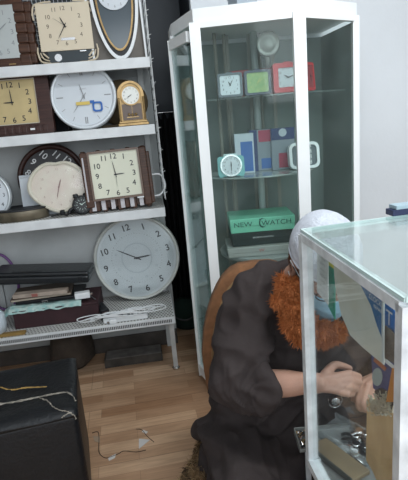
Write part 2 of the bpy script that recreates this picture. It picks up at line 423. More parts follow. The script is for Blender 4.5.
# 2 cream octagonal pendulum clock
t = thing('pendulum_wall_clock', 'cream square pendulum clock with open ribbed corners on the top shelf', 'clock', put(70, 0, .05), YAW, R(3))
bm = B()
oc = lambda w_, h_, c: [(w_-c, h_), (-w_+c, h_), (-w_, h_-c), (-w_, -h_+c), (-w_+c, -h_), (w_-c, -h_), (w_, -h_+c), (w_, h_-c)]
cz = .142
sh = lambda P: [(x, z+cz) for x, z in P]
box(bm, -.118, .118, .004, .03, .035, .252, .004)
obj('case', bm, BLACK, t)
for sx in (-1, 1):
    for sz in (-1, 1):
        bm = B()
        for off, rr in ((0, .0045), (.024, .004), (.012, .0032)):
            c = V((sx*.142, 0, cz+sz*.136)); a = c+V((-sx*(.055-off*.3), 0, -sz*off)); b = c+V((-sx*off, 0, -sz*(.055-off*.3)))
            k = c+V((-sx*(off+.012), 0, -sz*(off+.012)))
            tube(bm, catmull([a, k, b], 5), rr, 8)
        beam(bm, (sx*.142, 0, cz+sz*.09), (sx*.138, 0, cz+sz*.06), .006, .006)
        beam(bm, (sx*.088, 0, cz+sz*.137), (sx*.05, 0, cz+sz*.137), .006, .006)
        obj('corner_rib', bm, CREAM, t)
plate('dial', t, -.124, .124, .060, .272, -.006, .004, CREAMD, .002)
plate('pendulum_window', t, -.095, .118, .008, .06, .0, .006, mat('smoky_window', (.03, .04, .045), .1, 0), .001)
disc('pendulum_bob', t, -.05, .03, .017, -.003, -.001, STEEL, seg=24)
plate('name_plate', t, .055, .085, .050, .056, -.009, -.006, STEEL, .0005)
plate('date_window', t, -.024, .04, .105, .117, -.0075, -.006, STEEL, .0005)
numerals(t, 0, .170, .078, .027, -.0067, mat('brown_ink', (.12, .09, .06), .5), square=.45)
hands(t, 0, .170, 335, 212, .085, -.009, BLACK, .03, 305)

t.matrix_world = t.matrix_world @ Matrix.Scale(.94, 4)
# 3 oval pendulum clock in white rectangular carton-like case
t = thing('oval_pendulum_clock', 'tall white framed oval pendulum clock with gold ring on the top shelf', 'clock', put(122, 0, .05), YAW, R(2), R(-1))
bm = B(); box(bm, -.125, .112, .02, .07, .0, .46, .003); obj('backing_board', bm, mat('grey_brown_board', (.17, .15, .13), .6, 0, .3, 7), t)
bm = B(); box(bm, .108, .117, -.004, .07, .0, .46, .002); box(bm, -.129, -.119, .0, .07, .0, .46, .002); obj('side_rail', bm, WHITEP, t)
cz = .26; n = 44
def egg(a, b, cx=0, cz=cz): return [(cx+a*sin(2*pi*k/n)*(1-.10*(-cos(2*pi*k/n))), cz+b*cos(2*pi*k/n)) for k in range(n)]
bm = B(); ringprism(bm, egg(.106, .262), egg(.092, .245), -.012, .02); obj('frame', bm, WHITEP, t, False)
bm = B(); prism(bm, egg(.093, .246), .0, .018); obj('glass_door', bm, BLACK, t)
bm = B(); ringprism(bm, egg(.084, .222), egg(.076, .213), -.010, .0); obj('gold_ring', bm, GOLD, t)
bm = B(); prism(bm, egg(.076, .213), -.004, .0); obj('inner_panel', bm, mat('slate_panel', (.055, .075, .09), .15), t)
disc('dial', t, 0, .280, .070, -.012, -.004, WDIAL); numerals(t, 0, .280, .055, .016, -.0125, GREYINK)
hands(t, 0, .280, 5, 35, .055, -.014, BLACK)

# blue-rimmed round clock hanging high on the left, only its lower rim in view
P = shelfpt(5, -12, .20)
t = thing('round_wall_clock', 'blue rimmed white clock hanging above the brown stepped clock, mostly out of frame', 'clock', P, YAW)
disc('rim', t, 0, 0, .085, -.02, .012, mat('blue_plastic', (.03, .12, .35), .3)); disc('dial', t, 0, 0, .075, -.022, -.02, WDIAL); numerals(t, 0, 0, .062, .016, -.0225, BLACKINK)
hands(t, 0, 0, 60, 180, .06, -.024)

# 5 gold dial
t = thing('square_wall_clock', 'dark maroon wooden square clock with gold dial showing nine, on the second shelf', 'clock', put(20, 1, .04), YAW, R(6))
bm = B()
ringprism(bm, rrect(.32, .275, .012, 3, 0, .1375), rrect(.224, .200, .003, 3, -.012, .148), -.016, .03)
box(bm, -.15, .15, .004, .03, .01, .265, .002)
for k in range(9): box(bm, -.14+k*.031, -.116+k*.031, -.018, .0, .006, .040, .004)
obj('frame', bm, WOODD, t)
plate('dial', t, -.124, .100, .048, .248, -.004, .006, GOLDD, .001)
bm = B(); ringprism(bm, rrect(.226, .202, .003, 3, -.012, .148), rrect(.216, .192, .003, 3, -.012, .148), -.012, -.008); obj('inner_trim', bm, mat('pale_trim', (.5, .45, .36), .4), t)
numerals(t, -.012, .148, .078, .034, -.0047, BLACKINK, square=.5, bold=.0004)
hands(t, -.012, .148, 270, 357, .075, -.007)
plate('name_plate', t, .055, .075, .018, .026, -.022, -.018, WHITEP, .0005)

# 6 big white round clock
def round_clock(name, label, P, r, rimm, dialm, depth=.045, lean=8, roll=0, yaw=YAW, rimw=.12, base=0.0):
    t = thing(name, label, 'clock', P, yaw, R(lean))
    if roll: pass
    bm = B(); M = Matrix.Translation((0, 0, r+base))
    lathe(bm, [(r*.9, depth), (r*.985, depth*.8), (r, depth*.2), (r*.985, -.012), (r*(1-rimw*.4), -.018), (r*(1-rimw), -.010), (r*(1-rimw), .0)], seg=64, M=M)
    obj('rim', bm, rimm, t, True)
    disc('dial', t, 0, r+base, r*(1-rimw*.98), -.004, .004, dialm, seg=64)
    return t
t = round_clock('round_wall_clock', 'large round white clock with stick marks and yellow tag on the second shelf', put(88, 1, .05), .152, mat('pearl_white', (.66, .70, .73), .3, .1), mat('white_dial_a', (.62, .66, .70), .5, 0, .05, 6), .05, 8)
bm = B()
for k in range(12):
    a = R(30*k); L_ = .030 if k % 3 == 0 else .020; w_ = .005 if k % 3 == 0 else .0022
    for off in ((-.004, .004) if k in (0, 6) else (0,)):
        d = V((sin(a), 0, cos(a))); n_ = V((cos(a), 0, -sin(a))); c0 = V((0, -.0045, .152))+d*(.124-L_)+n_*off
        q = [bm.verts.new(c0+n_*w_*.5*sx+d*L_*sy) for sx, sy in ((-1, 0), (1, 0), (1, 1), (-1, 1))]; bm.faces.new(q)
obj('hour_marks', bm, GREYINK, t)
hands(t, 0, .152, 345, 217, .115, -.007, GREYINK, .02)
bm = B(); letters(bm, 'QUARTZ', 0, .185, .008, -.0045); obj('dial_lettering', bm, GREYINK, t)
plate('yellow_tag', t, -.038, .025, .112, .127, -.0115, -.0105, mat('yellow_card', (.65, .48, .12), .6), 0)
bm = B(); ringprism(bm, rrect(.046, .046, .012, 4, .058, .10), rrect(.030, .030, .008, 4, .058, .10), -.0115, -.0105)
box(bm, .025, .045, -.0115, -.0105, .118, .130)
obj('blue_tag', bm, mat('blue_card', (.02, .12, .42), .5), t)
# tan case behind and dark plastic box between the clocks
t = thing('cardboard_box', 'tan rounded clock carton lying behind the gold arched mantel clock', 'box', put(125, 1, .22), YAW, 0)
bm = B(); M = Matrix.Translation((0, .05, .115)); sphere(bm, (0, 0, .0), (.13, .045, .115), 24, 14, M=M)
for v in bm.verts: v.co.z = max(v.co.z, 0)
obj('body', bm, mat('tan_card', (.28, .20, .11), .6, 0, .4, 7), t, True); t['label'] = 'tan rounded clock case lying behind the gold arched mantel clock'
bm = B(); box(bm, -.115, .115, -.0, .012, .0, .012, .003); obj('base', bm, mat('tan_card', (.3, .2, .1)), t)
t = thing('clock_box', 'grey and black clock box lying behind the large round white clock', 'box', put(58, 1, .15), YAW-.3)
slab('body', t, -.05, .06, .0, .04, 0, .09, BLACK, .003); slab('lid', t, -.05, .06, .04, .052, 0, .09, WHITEP, .003)

# 7 gold arched mantel clock
t = thing('mantel_clock', 'small gold arched mantel clock with pendulum window on the second shelf', 'clock', put(134, 1, .045), YAW+.05, R(3))
def arch(w_, h_, n_=14): return [(w_, 0), *[(w_*cos(pi*k/n_), h_-w_+w_*sin(pi*k/n_)) for k in range(n_+1)], (-w_, 0)]
bm = B()
prism(bm, arch(.062, .205), .008, .06)
obj('case', bm, GOLD, t)
bm = B(); ringprism(bm, arch(.060, .203), [(x*.80, .018+z*.86) for x, z in arch(.060, .203)], -.004, .01)
box(bm, -.072, .072, -.014, .065, 0, .014, .003); box(bm, -.066, .066, -.009, .06, .014, .024, .002)
for sx in (-1, 1): tube(bm, [(sx*.057, -.008, .024), (sx*.057, -.008, .13)], .005, 10)
obj('arch_frame', bm, GOLD, t)
plate('pendulum_window', t, -.045, .045, .028, .10, .0, .009, mat('brown_velvet', (.11, .07, .05), .4), 0)
disc('dial', t, 0, .138, .041, -.006, .004, mat('pale_metal_dial', (.62, .62, .58), .4, .2)); bm = B()
ringprism(bm, ell(.046, .046, 32, 0, .138), ell(.040, .040, 32, 0, .138), -.009, .0); obj('dial_ring', bm, GOLD, t)
numerals(t, 0, .138, .031, .011, -.0065, BLACKINK); hands(t, 0, .138, 245, 235, .033, -.008)
bm = B()
for k in (-1, 0, 1): sphere(bm, (k*.016, -.001, .05+abs(k)*.002), .007, 10, 8)
beam(bm, (0, -.001, .05), (0, -.001, .095), .002, .002); beam(bm, (-.028, -.001, .040), (.028, -.001, .040), .004, .004); obj('pendulum', bm, GOLD, t)

# 8 white round clock at the far left of the third shelf
t = round_clock('round_wall_clock', 'white round clock cut by the left edge of the frame, standing behind the black tin', put(-11, 2, .10), .125, mat('chrome_white', (.6, .64, .66), .2, .3), WDIAL, .04, 6)
numerals(t, 0, .125, .09, .026, -.0045, BLACKINK); hands(t, 0, .125, 60, 170, .095, -.007)

# 9 dark round clock behind
t = round_clock('round_wall_clock', 'dark brown round clock with white numerals behind the wrapped cream clock', put(57, 2, .22), .172, WOODD, mat('black_dial', (.02, .018, .02), .35), .04, 6, rimw=.16)
numerals(t, 0, .172, .120, .046, -.0045, WHITEINK, bold=.0006, rot=R(-48)); hands(t, 0, .172, 25, 30, .07, -.007, WHITEINK, .03)
# 10 white flat clock box
t = thing('clock_box', 'flat white clock box propped upright behind the wrapped cream clock', 'box', put(46, 2, .145), YAW, R(7))
plate('body', t, -.105, .105, 0, .205, 0, .022, mat('white_card', (.58, .62, .66), .6), .002)
bm = B(); letters(bm, 'QUARTZ', -.078, .192, .010, -.0006); obj('lettering', bm, GREYINK, t)
# 11 cream heart-shaped clock in wrapping
t = thing('heart_shaped_clock', 'cream heart shaped clock wrapped in clear film, between white box and striped clock', 'clock', put(63, 2, .078), YAW, R(8))
t.matrix_world = t.matrix_world @ Matrix.Scale(1.10, 4)
hp = []
for k in range(44):
    a = 2*pi*k/44; x = sin(a); z = cos(a)
    hp.append((.134*x*(1-.42*max(0, -z)**2), .127+.116*z - (.010*max(0, 1-abs(x)*3.2) if z > 0 else 0) - (.0 if z > 0 else .0)))
bm = B(); ringprism(bm, hp, [(x*.88, .127+(z-.127)*.88) for x, z in hp], -.012, .03); prism(bm, [(x*.97, .127+(z-.127)*.97) for x, z in hp], .0, .034)
bmesh.ops.bevel(bm, geom=[e for e in bm.edges if e.is_boundary is False and len(e.link_faces) == 2 and e.calc_face_angle(0) > .8], offset=.006, segments=3, affect='EDGES')
obj('frame', bm, mat('pearl_cream', (.74, .70, .60), .22, 0, .15, 8), t, True)
bm = B(); prism(bm, [(x*.89, .127+(z-.127)*.89) for x, z in hp], -.004, .001); obj('dial', bm, mat('blush_dial', (.74, .70, .62), .4, 0, 0, 12, col2=(.70, .60, .55)), t)
numerals(t, 0, .127, .078, .014, -.0045, mat('pink_ink', (.45, .30, .28), .5)); hands(t, 0, .127, 20, 195, .07, -.006, mat('mauve', (.28, .16, .16), .5))
bm = B()
vs = []
for k, (x, z) in enumerate(hp): vs.append(bm.verts.new((x*1.02, -.015+.004*noise.noise(V((x*40, z*40, 3))), .127+(z-.127)*1.02)))
for rr, yy in ((.7, -.021), (.4, -.024), (.12, -.025)):
    ring = [bm.verts.new((x*rr, yy+.005*noise.noise(V((x*30*rr, z*30*rr, rr*5))), .127+(z-.127)*rr)) for x, z in hp]
    for k in range(44): bm.faces.new((vs[k-1], vs[k], ring[k], ring[k-1]))
    vs = ring
bm.faces.new(vs); obj('clear_wrapping', bm, glass('clear_film', (.97, .97, .95), .05, (.8, .78, .7), 1.0, .12), t, True)
# 12 watch-shaped table clock
def watchclock():
    t = thing('watch_shaped_clock', 'small black desk clock shaped like a diver watch beside the striped clock', 'clock', put(83.5, 2, .036), YAW+.15, R(14))
    r = .046; cz = .049; M = Matrix.Translation((0, 0, cz))
    bm = B(); lathe(bm, [(r*.9, .02), (r, .016), (r, -.002), (r*.93, -.010), (r*.78, -.011), (r*.76, -.004), (r*.0+.001, -.004)], seg=40, M=M); obj('bezel', bm, mat('gunmetal', (.012, .013, .015), .5, 0, spec=.3), t)
    disc('dial', t, 0, cz, r*.75, -.006, -.004, BLACK, seg=32)
    bm = B()
    for k in range(12):
        a = R(30*k); d = V((sin(a), 0, cos(a))); n_ = V((cos(a), 0, -sin(a))); c0 = V((0, -.0066, cz))+d*.020; L_ = .007
        bm.faces.new([bm.verts.new(c0+n_*.0007*sx+d*L_*sy) for sx, sy in ((-1, 0), (1, 0), (1, 1), (-1, 1))])
        c1 = V((0, -.0116, cz))+d*.0315
        bm.faces.new([bm.verts.new(c1+n_*.0005*sx+d*.004*sy) for sx, sy in ((-1, 0), (1, 0), (1, 1), (-1, 1))])
    obj('hour_marks', bm, mat('lume', (.55, .68, .6), .5), t)
    hands(t, 0, cz, 300, 60, .026, -.008, mat('lume', (.55, .68, .6), .5), .07)
    for sx, z0 in ((-.024, .084), (.024, .084)):
        bm = B(); box(bm, sx-.013, sx+.013, -.004, .016, .084, .104, .006, 3); obj('bell', bm, mat('gunmetal', (.05, .05, .06)), t, True)
    bm = B(); tube(bm, catmull([(-.03, .004, .04), (-.058, -.006, .03), (-.066, -.01, .012)], 5), .008, 10); box(bm, .036, .05, .0, .012, .034, .05, .004); obj('strap_lug', bm, BLACK, t, True)
watchclock()
t = thing('watch_strap', 'black leather watch strap lying on the shelf beside the watch shaped clock', 'strap', put(62, 2, .03), YAW-.1)
bm = B(); tube(bm, catmull([(-.05, 0, .008), (-.02, .006, .014), (.0, .0, .018), (.03, -.004, .008)], 6), [(.012, .004)]*19, 10, ref=(0, 1, 0)); obj('strap_band', bm, BLACK, t, True)
bm = B(); box(bm, -.004, .016, -.010, .012, .012, .034, .004); obj('buckle', bm, mat('gunmetal', (.05, .05, .06)), t)
# 13 round black tin
t = thing('round_tin', 'flat round black tin with brassy side lying at the front of the third shelf', 'tin', put(22, 2, .10), YAW, 0)
bm = B(); lathe(bm, [(.128, 0), (.132, .003), (.132, .046), (.130, .050)], 'Z', 56, sz=.62); obj('body', bm, mat('tarnished_brass', (.20, .17, .12), .4, .5, .5, 14), t, True)
bm = B(); lathe(bm, [(.134, .048), (.136, .051), (.134, .056), (.120, .058), (.116, .052), (.002, .051)], 'Z', 56, sz=.62); obj('lid', bm, mat('black_lid', (.016, .017, .02), .5, 0, .4, 9, .1), t, True)
# 14 slatted brown clock
t = thing('slatted_wall_clock', 'brown wooden slatted clock with cream dial showing five to three', 'clock', put(121, 2, .045), YAW+.03, R(7), R(-1.0))
bm = B(); slats = []
box(bm, -.145, .145, .012, .03, .02, .29, .003)
for k in range(9):
    x = -.142+k*.0355
    box(bm, x-.011, x+.011, -.002, .014, .004+.006*(k % 2), .300-.004*(k % 2), .004)
box(bm, -.158, -.120, -.010, .016, .03, .292, .004); box(bm, .120, .158, -.012, .03, .012, .296, .006); box(bm, .15, .172, -.004, .04, .02, .270, .004)
obj('frame', bm, WOODR, t)
bm = B()
for k in range(6): box(bm, -.124+k*.046-.010, -.124+k*.046+.010, -.003, -.0015, .012, .062, .001)
box(bm, -.150, -.143, -.0115, -.010, .06, .27)
obj('pale_slat_gap', bm, mat('pale_lilac', (.50, .48, .50), .5), t)
bm = B(); ringprism(bm, rrect(.246, .236, .006, 3, 0, .176), rrect(.228, .216, .003, 3, 0, .176), -.018, -.006); obj('inner_frame', bm, mat('brown_trim', (.13, .075, .05), .4), t)
plate('dial', t, -.114, .114, .069, .284, -.008, .0, mat('ivory_dial', (.68, .68, .55), .5), 0)
plate('top_highlight', t, -.114, .114, .284, .289, -.0165, -.008, CREAM, 0)
numerals(t, 0, .176, .088, .036, -.0087, BLACKINK, square=.5, bold=.0004); hands(t, 0, .176, 88, 352, .085, -.011, BLACKINK, .03, 180)
plate('name_plate', t, .088, .120, .050, .057, -.016, -.0125, WHITEP, .0005)
bm = B(); tube(bm, catmull([(.172, .02, .155), (.215, .02, .15), (.232, .02, .095), (.205, .02, .055), (.172, .02, .05)], 7), .0045, 8); obj('cord', bm, WHITEP, t, True)

# ------------------------------------------------------------ bottom shelf
P = RM @ V((0, 0, 0))
c = local(shelfpt(137.0, 260, .225)); r = .222
bp = RM @ V((c.x, .225, SZ[3]+.001))
t = round_clock('round_wall_clock', 'large round white clock showing quarter to ten with chapter numerals, on the bottom shelf', bp, .236, mat('cream_white_rim', (.62, .64, .60), .35, 0, .1, 6), mat('glossy_dial', (.58, .63, .65), .15, 0, .10, 3, coat=.6), .045, 8, rimw=.085)
t['label'] = 'large round white clock with bold numerals leaning on the bottom shelf'
numerals(t, 0, .236, .176, .048, -.0045, BLACKINK, bold=.0012, rot=R(13), ticks=(.134, .004, .0012))
hands(t, 0, .236, 84, 298, .155, -.007, BLACKINK, .03)
bm = B(); ringprism(bm, ell(.084, .084, 40, 0, .236), ell(.078, .078, 40, 0, .236), -.0047, -.0042); letters(bm, 'QUARTZ', 0, .29, .011, -.0047)
for k in range(6):
    a = R(75+k*42); ringprism(bm, ell(.007, .007, 12, .115*sin(a), .236+.115*cos(a)), ell(.003, .003, 12, .115*sin(a), .236+.115*cos(a)), -.0047, -.0042)
obj('dial_print', bm, mat('pale_grey_ink', (.40, .45, .48), .5), t)
bm = B(); lathe(bm, [(.203, -.0135), (.203, -.012)], seg=64, M=Matrix.Translation((0, 0, .236))); obj('cover_glass', bm, CGLASS, t)

def stackbox(name, label, cat, px, d, z, w_, dep, h, m, yaw=0, bev=.004, m2=None):
    P = put(px, 3, d); P.z = SZ[3]+z+.001
    t = thing(name, label, cat, P, YAW+R(yaw)); slab('body', t, -w_/2, w_/2, -dep/2, dep/2, 0, h, m, bev)
    return t
MAROON = mat('maroon_velvet', (.04, .012, .016), .7, 0, .3, 20)
t = stackbox('flat_case', 'dark maroon watch box at the bottom of the stack on the bottom shelf', 'box', 62, .145, 0, .42, .24, .082, MAROON, 0)
slab('lid', t, -.212, .212, -.122, .12, .083, .094, MAROON, .003)
t = stackbox('folded_paper', 'crumpled light cyan printed paper lying on the dark maroon box', 'paper', 50, .12, .0955, .02, .02, .001, MAROON)
for ch in list(t.children): D.objects.remove(ch)
bm = B(); nx = 26
g = [[bm.verts.new((-.215+.40*i/nx, -.105+.11*j/4, .004+.010*(noise.noise(V((i*.35, j*.6, 1)))+.6) - (.034*max(0, 1-i/3) if i < 3 else 0) + (-.018 if j == 0 else 0))) for j in range(5)] for i in range(nx+1)]
for i in range(nx):
    for j in range(4): bm.faces.new((g[i][j], g[i+1][j], g[i+1][j+1], g[i][j+1]))
o = obj('sheet', bm, mat('cyan_print', (.28, .50, .48), .6, 0, 0, 40, col2=(.50, .62, .58)), t); sm = o.modifiers.new('thick', 'SOLIDIFY'); sm.thickness = .0015
t = stackbox('flat_case', 'black leather wallet case lying on the cyan paper under the pale carton', 'box', 56, .15, .112, .33, .18, .018, BLACK, -2)
slab('clasp', t, -.03, .0, -.104, -.099, .004, .014, STEEL, .001)
t = stackbox('notebook', 'brown edged notebook on the black leather case in the stack', 'book', 48, .16, .1315, .30, .19, .014, mat('brown_cover', (.10, .07, .05), .6), 3)
slab('pages', t, -.145, .145, -.0965, -.09, .003, .011, mat('paper_edge', (.35, .30, .24), .8), 0)
t = stackbox('carton', 'narrow pale pink and tan carton near the top of the stack', 'box', 46, .085, .1465, .27, .05, .020, mat('pale_carton', (.42, .34, .28), .6, 0, .3, 25), -3, .002)
slab('label_band', t, -.04, -.01, -.0262, -.025, .002, .018, mat('red_band', (.3, .1, .08), .5), 0)
t = stackbox('white_adapter', 'small white power adapter resting on the right of the case stack', 'adapter', 86, .06, .112, .075, .04, .032, WHITEP, 6)
slab('pin', t, .0375, .05, -.004, .004, .012, .02, STEEL, 0)
t = stackbox('briefcase', 'large black hard case with a slot handle lying on top of the stack', 'case', 51, .16, .190, .49, .17, .042, mat('black_case', (.012, .014, .017), .32, 0, .2, 8, .15, 50), -5, .012)
t.matrix_world = Matrix.Translation((0, 0, .014)) @ t.matrix_world @ Matrix.Rotation(R(4), 4, 'Y')
slab('lid', t, -.245, .245, -.085, .085, .040, .062, mat('black_case', (0, 0, 0)), .014)
slab('handle_slot', t, -.14, .01, -.075, -.05, .0605, .063, BLACK, .001)
slab('latch', t, .19, .215, -.09, -.084, .016, .036, mat('gunmetal', (.05, .05, .06)), .002)
t = stackbox('plastic_tub', 'rounded white plastic tub cut by the left edge on the bottom shelf', 'tub', -5, -.0, 0, .02, .02, .01, WHITEP)
for ch in list(t.children): D.objects.remove(ch)
bm = B(); lathe(bm, [(.040, .0), (.052, .006), (.064, .05), (.060, .10), (.045, .12), (.03, .135)], 'Z', 32); obj('body', bm, mat('milky_plastic', (.62, .70, .76), .35, 0, .1, 12), t, True)
bm = B(); lathe(bm, [(.031, .133), (.033, .136), (.033, .150), (.028, .153)], 'Z', 32); obj('lid', bm, WHITEP, t, True)
t = stackbox('tray', 'wooden edged tray at the front left of the bottom shelf', 'tray', 5, -.035, 0, .20, .035, .012, mat('yellow_wood', (.32, .20, .06), .5, 0, .3, 20), 0, .002)
slab('rim', t, -.10, .10, -.0178, -.0165, .010, .016, mat('yellow_wood', (0, 0, 0)), 0)
t = thing('purple_hoop', 'purple plastic hoop leaning at the back left of the bottom shelf', 'hoop', RM @ V((local(shelfpt(-6, 262, .25)).x, .31, SZ[3])), YAW, R(0))
bm = B(); tube(bm, [(.085*cos(a), 0, .17+.16*sin(a)) for a in [2*pi*k/36 for k in range(36)]], .008, 8, closed=True); obj('ring', bm, mat('purple_plastic', (.16, .06, .22), .4), t, True)
t = stackbox('black_gadget', 'small black radio like gadget between the case stack and big clock', 'gadget', 103, .06, 0, .045, .12, .055, BLACK, 20)
slab('panel', t, -.018, .018, -.0615, -.06, .008, .045, mat('dark_brown_panel', (.05, .03, .03), .4), 0)
bm = B(); tube(bm, catmull([(0, 0, .055), (-.02, .01, .09), (-.05, .03, .12)], 5), .003, 6); obj('antenna', bm, BLACK, t)
# power strip and tangled cables
t = stackbox('power_strip', 'white power strip lying under the tangled cables on the bottom shelf', 'power strip', 128, -.03, 0, .02, .02, .01, WHITEP)
for ch in list(t.children): D.objects.remove(ch)
bm = B(); box(bm, -.12, .10, -.02, .02, 0, .028, .005); obj('body', bm, WHITEP, t)
bm = B()
for k in range(4): box(bm, -.10+k*.05, -.07+k*.05, -.012, .012, .028, .0286)
obj('sockets', bm, GREYINK, t)
bm = B()
rnd = random.Random(3)
for k in range(5):
    pts = []; cx, cy = -.11+.055*k, -.005
    for j in range(13):
        a = j*.9+k*1.7; rr = .05+.03*rnd.random()
        pts.append((cx+rr*1.5*cos(a), cy+.022*sin(a), .034+.010*sin(a*1.7+k)+.004*k))
    tube(bm, catmull(pts, 5), .0024, 6)
P = put(123, 3, -.035)
o = obj('tangled_cables', bm, WHITEP); o.matrix_world = Matrix.Translation(P) @ Matrix.Rotation(YAW, 4, 'Z'); tag(o, 'tangle of thin white cables on top of the power strip below the big clock', 'cable')
t = stackbox('plug', 'small white plug block beside the power strip end on the bottom shelf', 'plug', 113, -.055, 0, .035, .022, .022, WHITEP, 10)
slab('pin', t, -.028, -.0175, -.003, .003, .008, .014, STEEL, 0)

# ------------------------------------------------------------ under and beyond the shelf
t = thing('cloth_sack', 'dark brown sack slumped on the floor under the shelf behind the black ottoman', 'sack', atz(78, 372, 0)+V((-.05, .12, 0)))
bm = B(); lathe(bm, [(.10, 0), (.125, .03), (.12, .12), (.10, .19), (.06, .215), (.01, .22)], 'Z', 28)
for v in bm.verts: v.co += V(v.co).normalized()*.02*noise.noise(v.co*14)
obj('body', bm, mat('brown_sacking', (.075, .058, .045), .9, 0, .4, 12, .5, 60), t, True)
bm = B(); tube(bm, [(.055*cos(a), .055*sin(a), .212) for a in [2*pi*k/16 for k in range(16)]], .008, 6, closed=True); obj('tie', bm, mat('tie_cord', (.14, .11, .08), .9), t)
t = thing('cardboard_bundle', 'dusty flat cardboard bundle lying against the skirting under the bottom shelf', 'cardboard', RM @ V((-.26, .20, 0)), YAW)
slab('stack', t, -.16, .16, -.05, .06, 0, .05, mat('dusty_card', (.085, .075, .065), .9, 0, .5, 14), .003)
slab('top_sheet', t, -.15, .155, -.052, .05, .051, .055, mat('dusty_sheet', (.18, .17, .16), .9, 0, .4, 20), .001)

# dark doorway: door slab, curtain, green cloth at its foot
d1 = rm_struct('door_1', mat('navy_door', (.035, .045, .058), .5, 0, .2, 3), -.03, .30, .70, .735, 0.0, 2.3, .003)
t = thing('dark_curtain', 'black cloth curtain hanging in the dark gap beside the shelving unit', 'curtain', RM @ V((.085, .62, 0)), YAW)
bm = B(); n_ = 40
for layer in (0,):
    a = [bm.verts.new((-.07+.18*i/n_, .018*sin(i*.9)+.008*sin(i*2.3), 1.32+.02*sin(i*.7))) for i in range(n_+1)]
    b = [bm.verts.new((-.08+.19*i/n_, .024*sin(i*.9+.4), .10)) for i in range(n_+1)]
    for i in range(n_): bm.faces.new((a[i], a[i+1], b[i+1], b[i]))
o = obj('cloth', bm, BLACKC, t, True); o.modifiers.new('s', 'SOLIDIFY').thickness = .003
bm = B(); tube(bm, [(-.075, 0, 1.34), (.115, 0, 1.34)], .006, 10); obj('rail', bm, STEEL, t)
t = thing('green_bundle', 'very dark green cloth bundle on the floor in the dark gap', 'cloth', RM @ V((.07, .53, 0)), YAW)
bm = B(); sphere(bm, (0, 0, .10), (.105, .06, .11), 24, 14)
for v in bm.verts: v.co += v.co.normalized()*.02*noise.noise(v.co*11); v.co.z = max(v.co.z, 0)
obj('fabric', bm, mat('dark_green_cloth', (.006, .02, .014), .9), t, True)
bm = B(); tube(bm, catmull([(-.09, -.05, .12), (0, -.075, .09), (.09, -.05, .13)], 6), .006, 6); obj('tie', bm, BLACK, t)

# ------------------------------------------------------------ black ottoman
yo = R(14.4); fr = atz(77, 409, .42)
t = thing('ottoman', 'black leather cube ottoman with cracked torn top at the bottom left', 'ottoman', (fr.x, fr.y, 0), yo)
bm = B(); box(bm, -.58, 0, 0, .40, .02, .405, .022, 4); obj('body', bm, mat('black_leather', (.008, .009, .011), .42, 0, .3, 8, .25, 70, spec=.35), t, True)
bm = B(); bmesh.ops.create_grid(bm, x_segments=34, y_segments=24, size=.5)
for v in bm.verts:
    x, y = v.co.x, v.co.y; ed = max(abs(x), abs(y))*2
    z = .424-.010*max(0, ed-.75)/.25*1.0 + .006*noise.noise(V((x*5, y*4, 2)))-.010*max(0, 1-((x)**2+(y)**2)*5)
    if ed > .97: z -= .014
    v.co = V((-.29+x*.582, .20+y*.402, z))
e = bmesh.ops.extrude_face_region(bm, geom=bm.faces[:]); 
for q in e['geom']:
    if isinstance(q, bmesh.types.BMVert): q.co.z = .392
obj('cushion_top', bm, mat('black_leather', (0, 0, 0)), t, True)
CR1 = mat('torn_lining', (.42, .38, .32), .9, 0, .5, 60); CR2 = mat('torn_foam', (.42, .26, .08), .9)
def tear(pts, w_, m, name='tear'):
    bm = B(); rr = random.Random(len(pts)); P = [V(p) for p in catmull(pts, 9)]; n = len(P); top = []; bot = []
    for i, p in enumerate(P):
        ww = w_*(.08+1.5*abs(noise.noise(V((i*.9, 3, w_*900)))))*(1 if 2 < i < n-3 else .4)
        top.append(bm.verts.new((p.x+rr.uniform(-.003, .003), p.y+ww, p.z+.002))); bot.append(bm.verts.new((p.x+rr.uniform(-.003, .003), p.y-ww, p.z+.002)))
    for i in range(n-1): bm.faces.new((bot[i], bot[i+1], top[i+1], top[i]))
    o = obj(name, bm, m, t); o.modifiers.new('s', 'SOLIDIFY').thickness = .003; return o
ti = t.matrix_world.inverted()
def op(px, py): q = ti @ atz(px, py, .424); return (q.x, q.y, .4245)
t.children[0]
tear([op(-5, 405), op(15, 402), op(35, 398), op(55, 394), op(68, 393), op(76, 401)], .006, CR1)
tear([op(-2, 387), op(12, 390), op(25, 388), op(46, 387)], .004, CR2)
tear([op(62, 418), op(70, 413), op(76, 419)], .004, CR1)
tear([op(40, 398), op(48, 402), op(56, 409), op(68, 412)], .002, CR1)

# ------------------------------------------------------------ floor scraps
def scrap(label, pts, m, h=.001):
    bm = B(); P = [atz(*p, 0) for p in pts]; c = sum(P, V())/len(P)
    prism(bm, [((p-c).x, (p-c).y) for p in P], .0006, .0006+h, plane='XY'); o = obj('paper_scrap', bm, m); o.location = (c.x, c.y, 0); tag(o, label, 'paper', None)
scrap('white triangular paper scrap on the laminate floor', [(139, 439), (150, 440), (139, 449)], mat('scrap_white', (.62, .60, .58), .8))
scrap('small curved white paper flake beside the lifted laminate edge', [(108, 458), (116, 454), (115, 458), (109, 461)], mat('scrap_white', (0, 0, 0)))
scrap('tiny pale paper flake above the triangular scrap', [(143, 430), (148, 432), (146, 434), (142, 432)], mat('scrap_white', (0, 0, 0)))
scrap('pale chipped patch of laminate near the ottoman', [(93, 436), (100, 437), (100, 443), (95, 442)], mat('chip_tan', (.36, .26, .18), .8))
bm = B(); tube(bm, catmull([tuple(atz(*p, .001)) for p in ((92, 433), (98, 432), (99, 440), (99, 452), (106, 458), (118, 454), (124, 451), (136, 452), (146, 450))], 5), .0016, 6)
tag(obj('floor_crack_strip', bm, mat('dark_strip', (.05, .03, .02), .8)), 'thin dark broken strip curling along the laminate floor', 'strip')
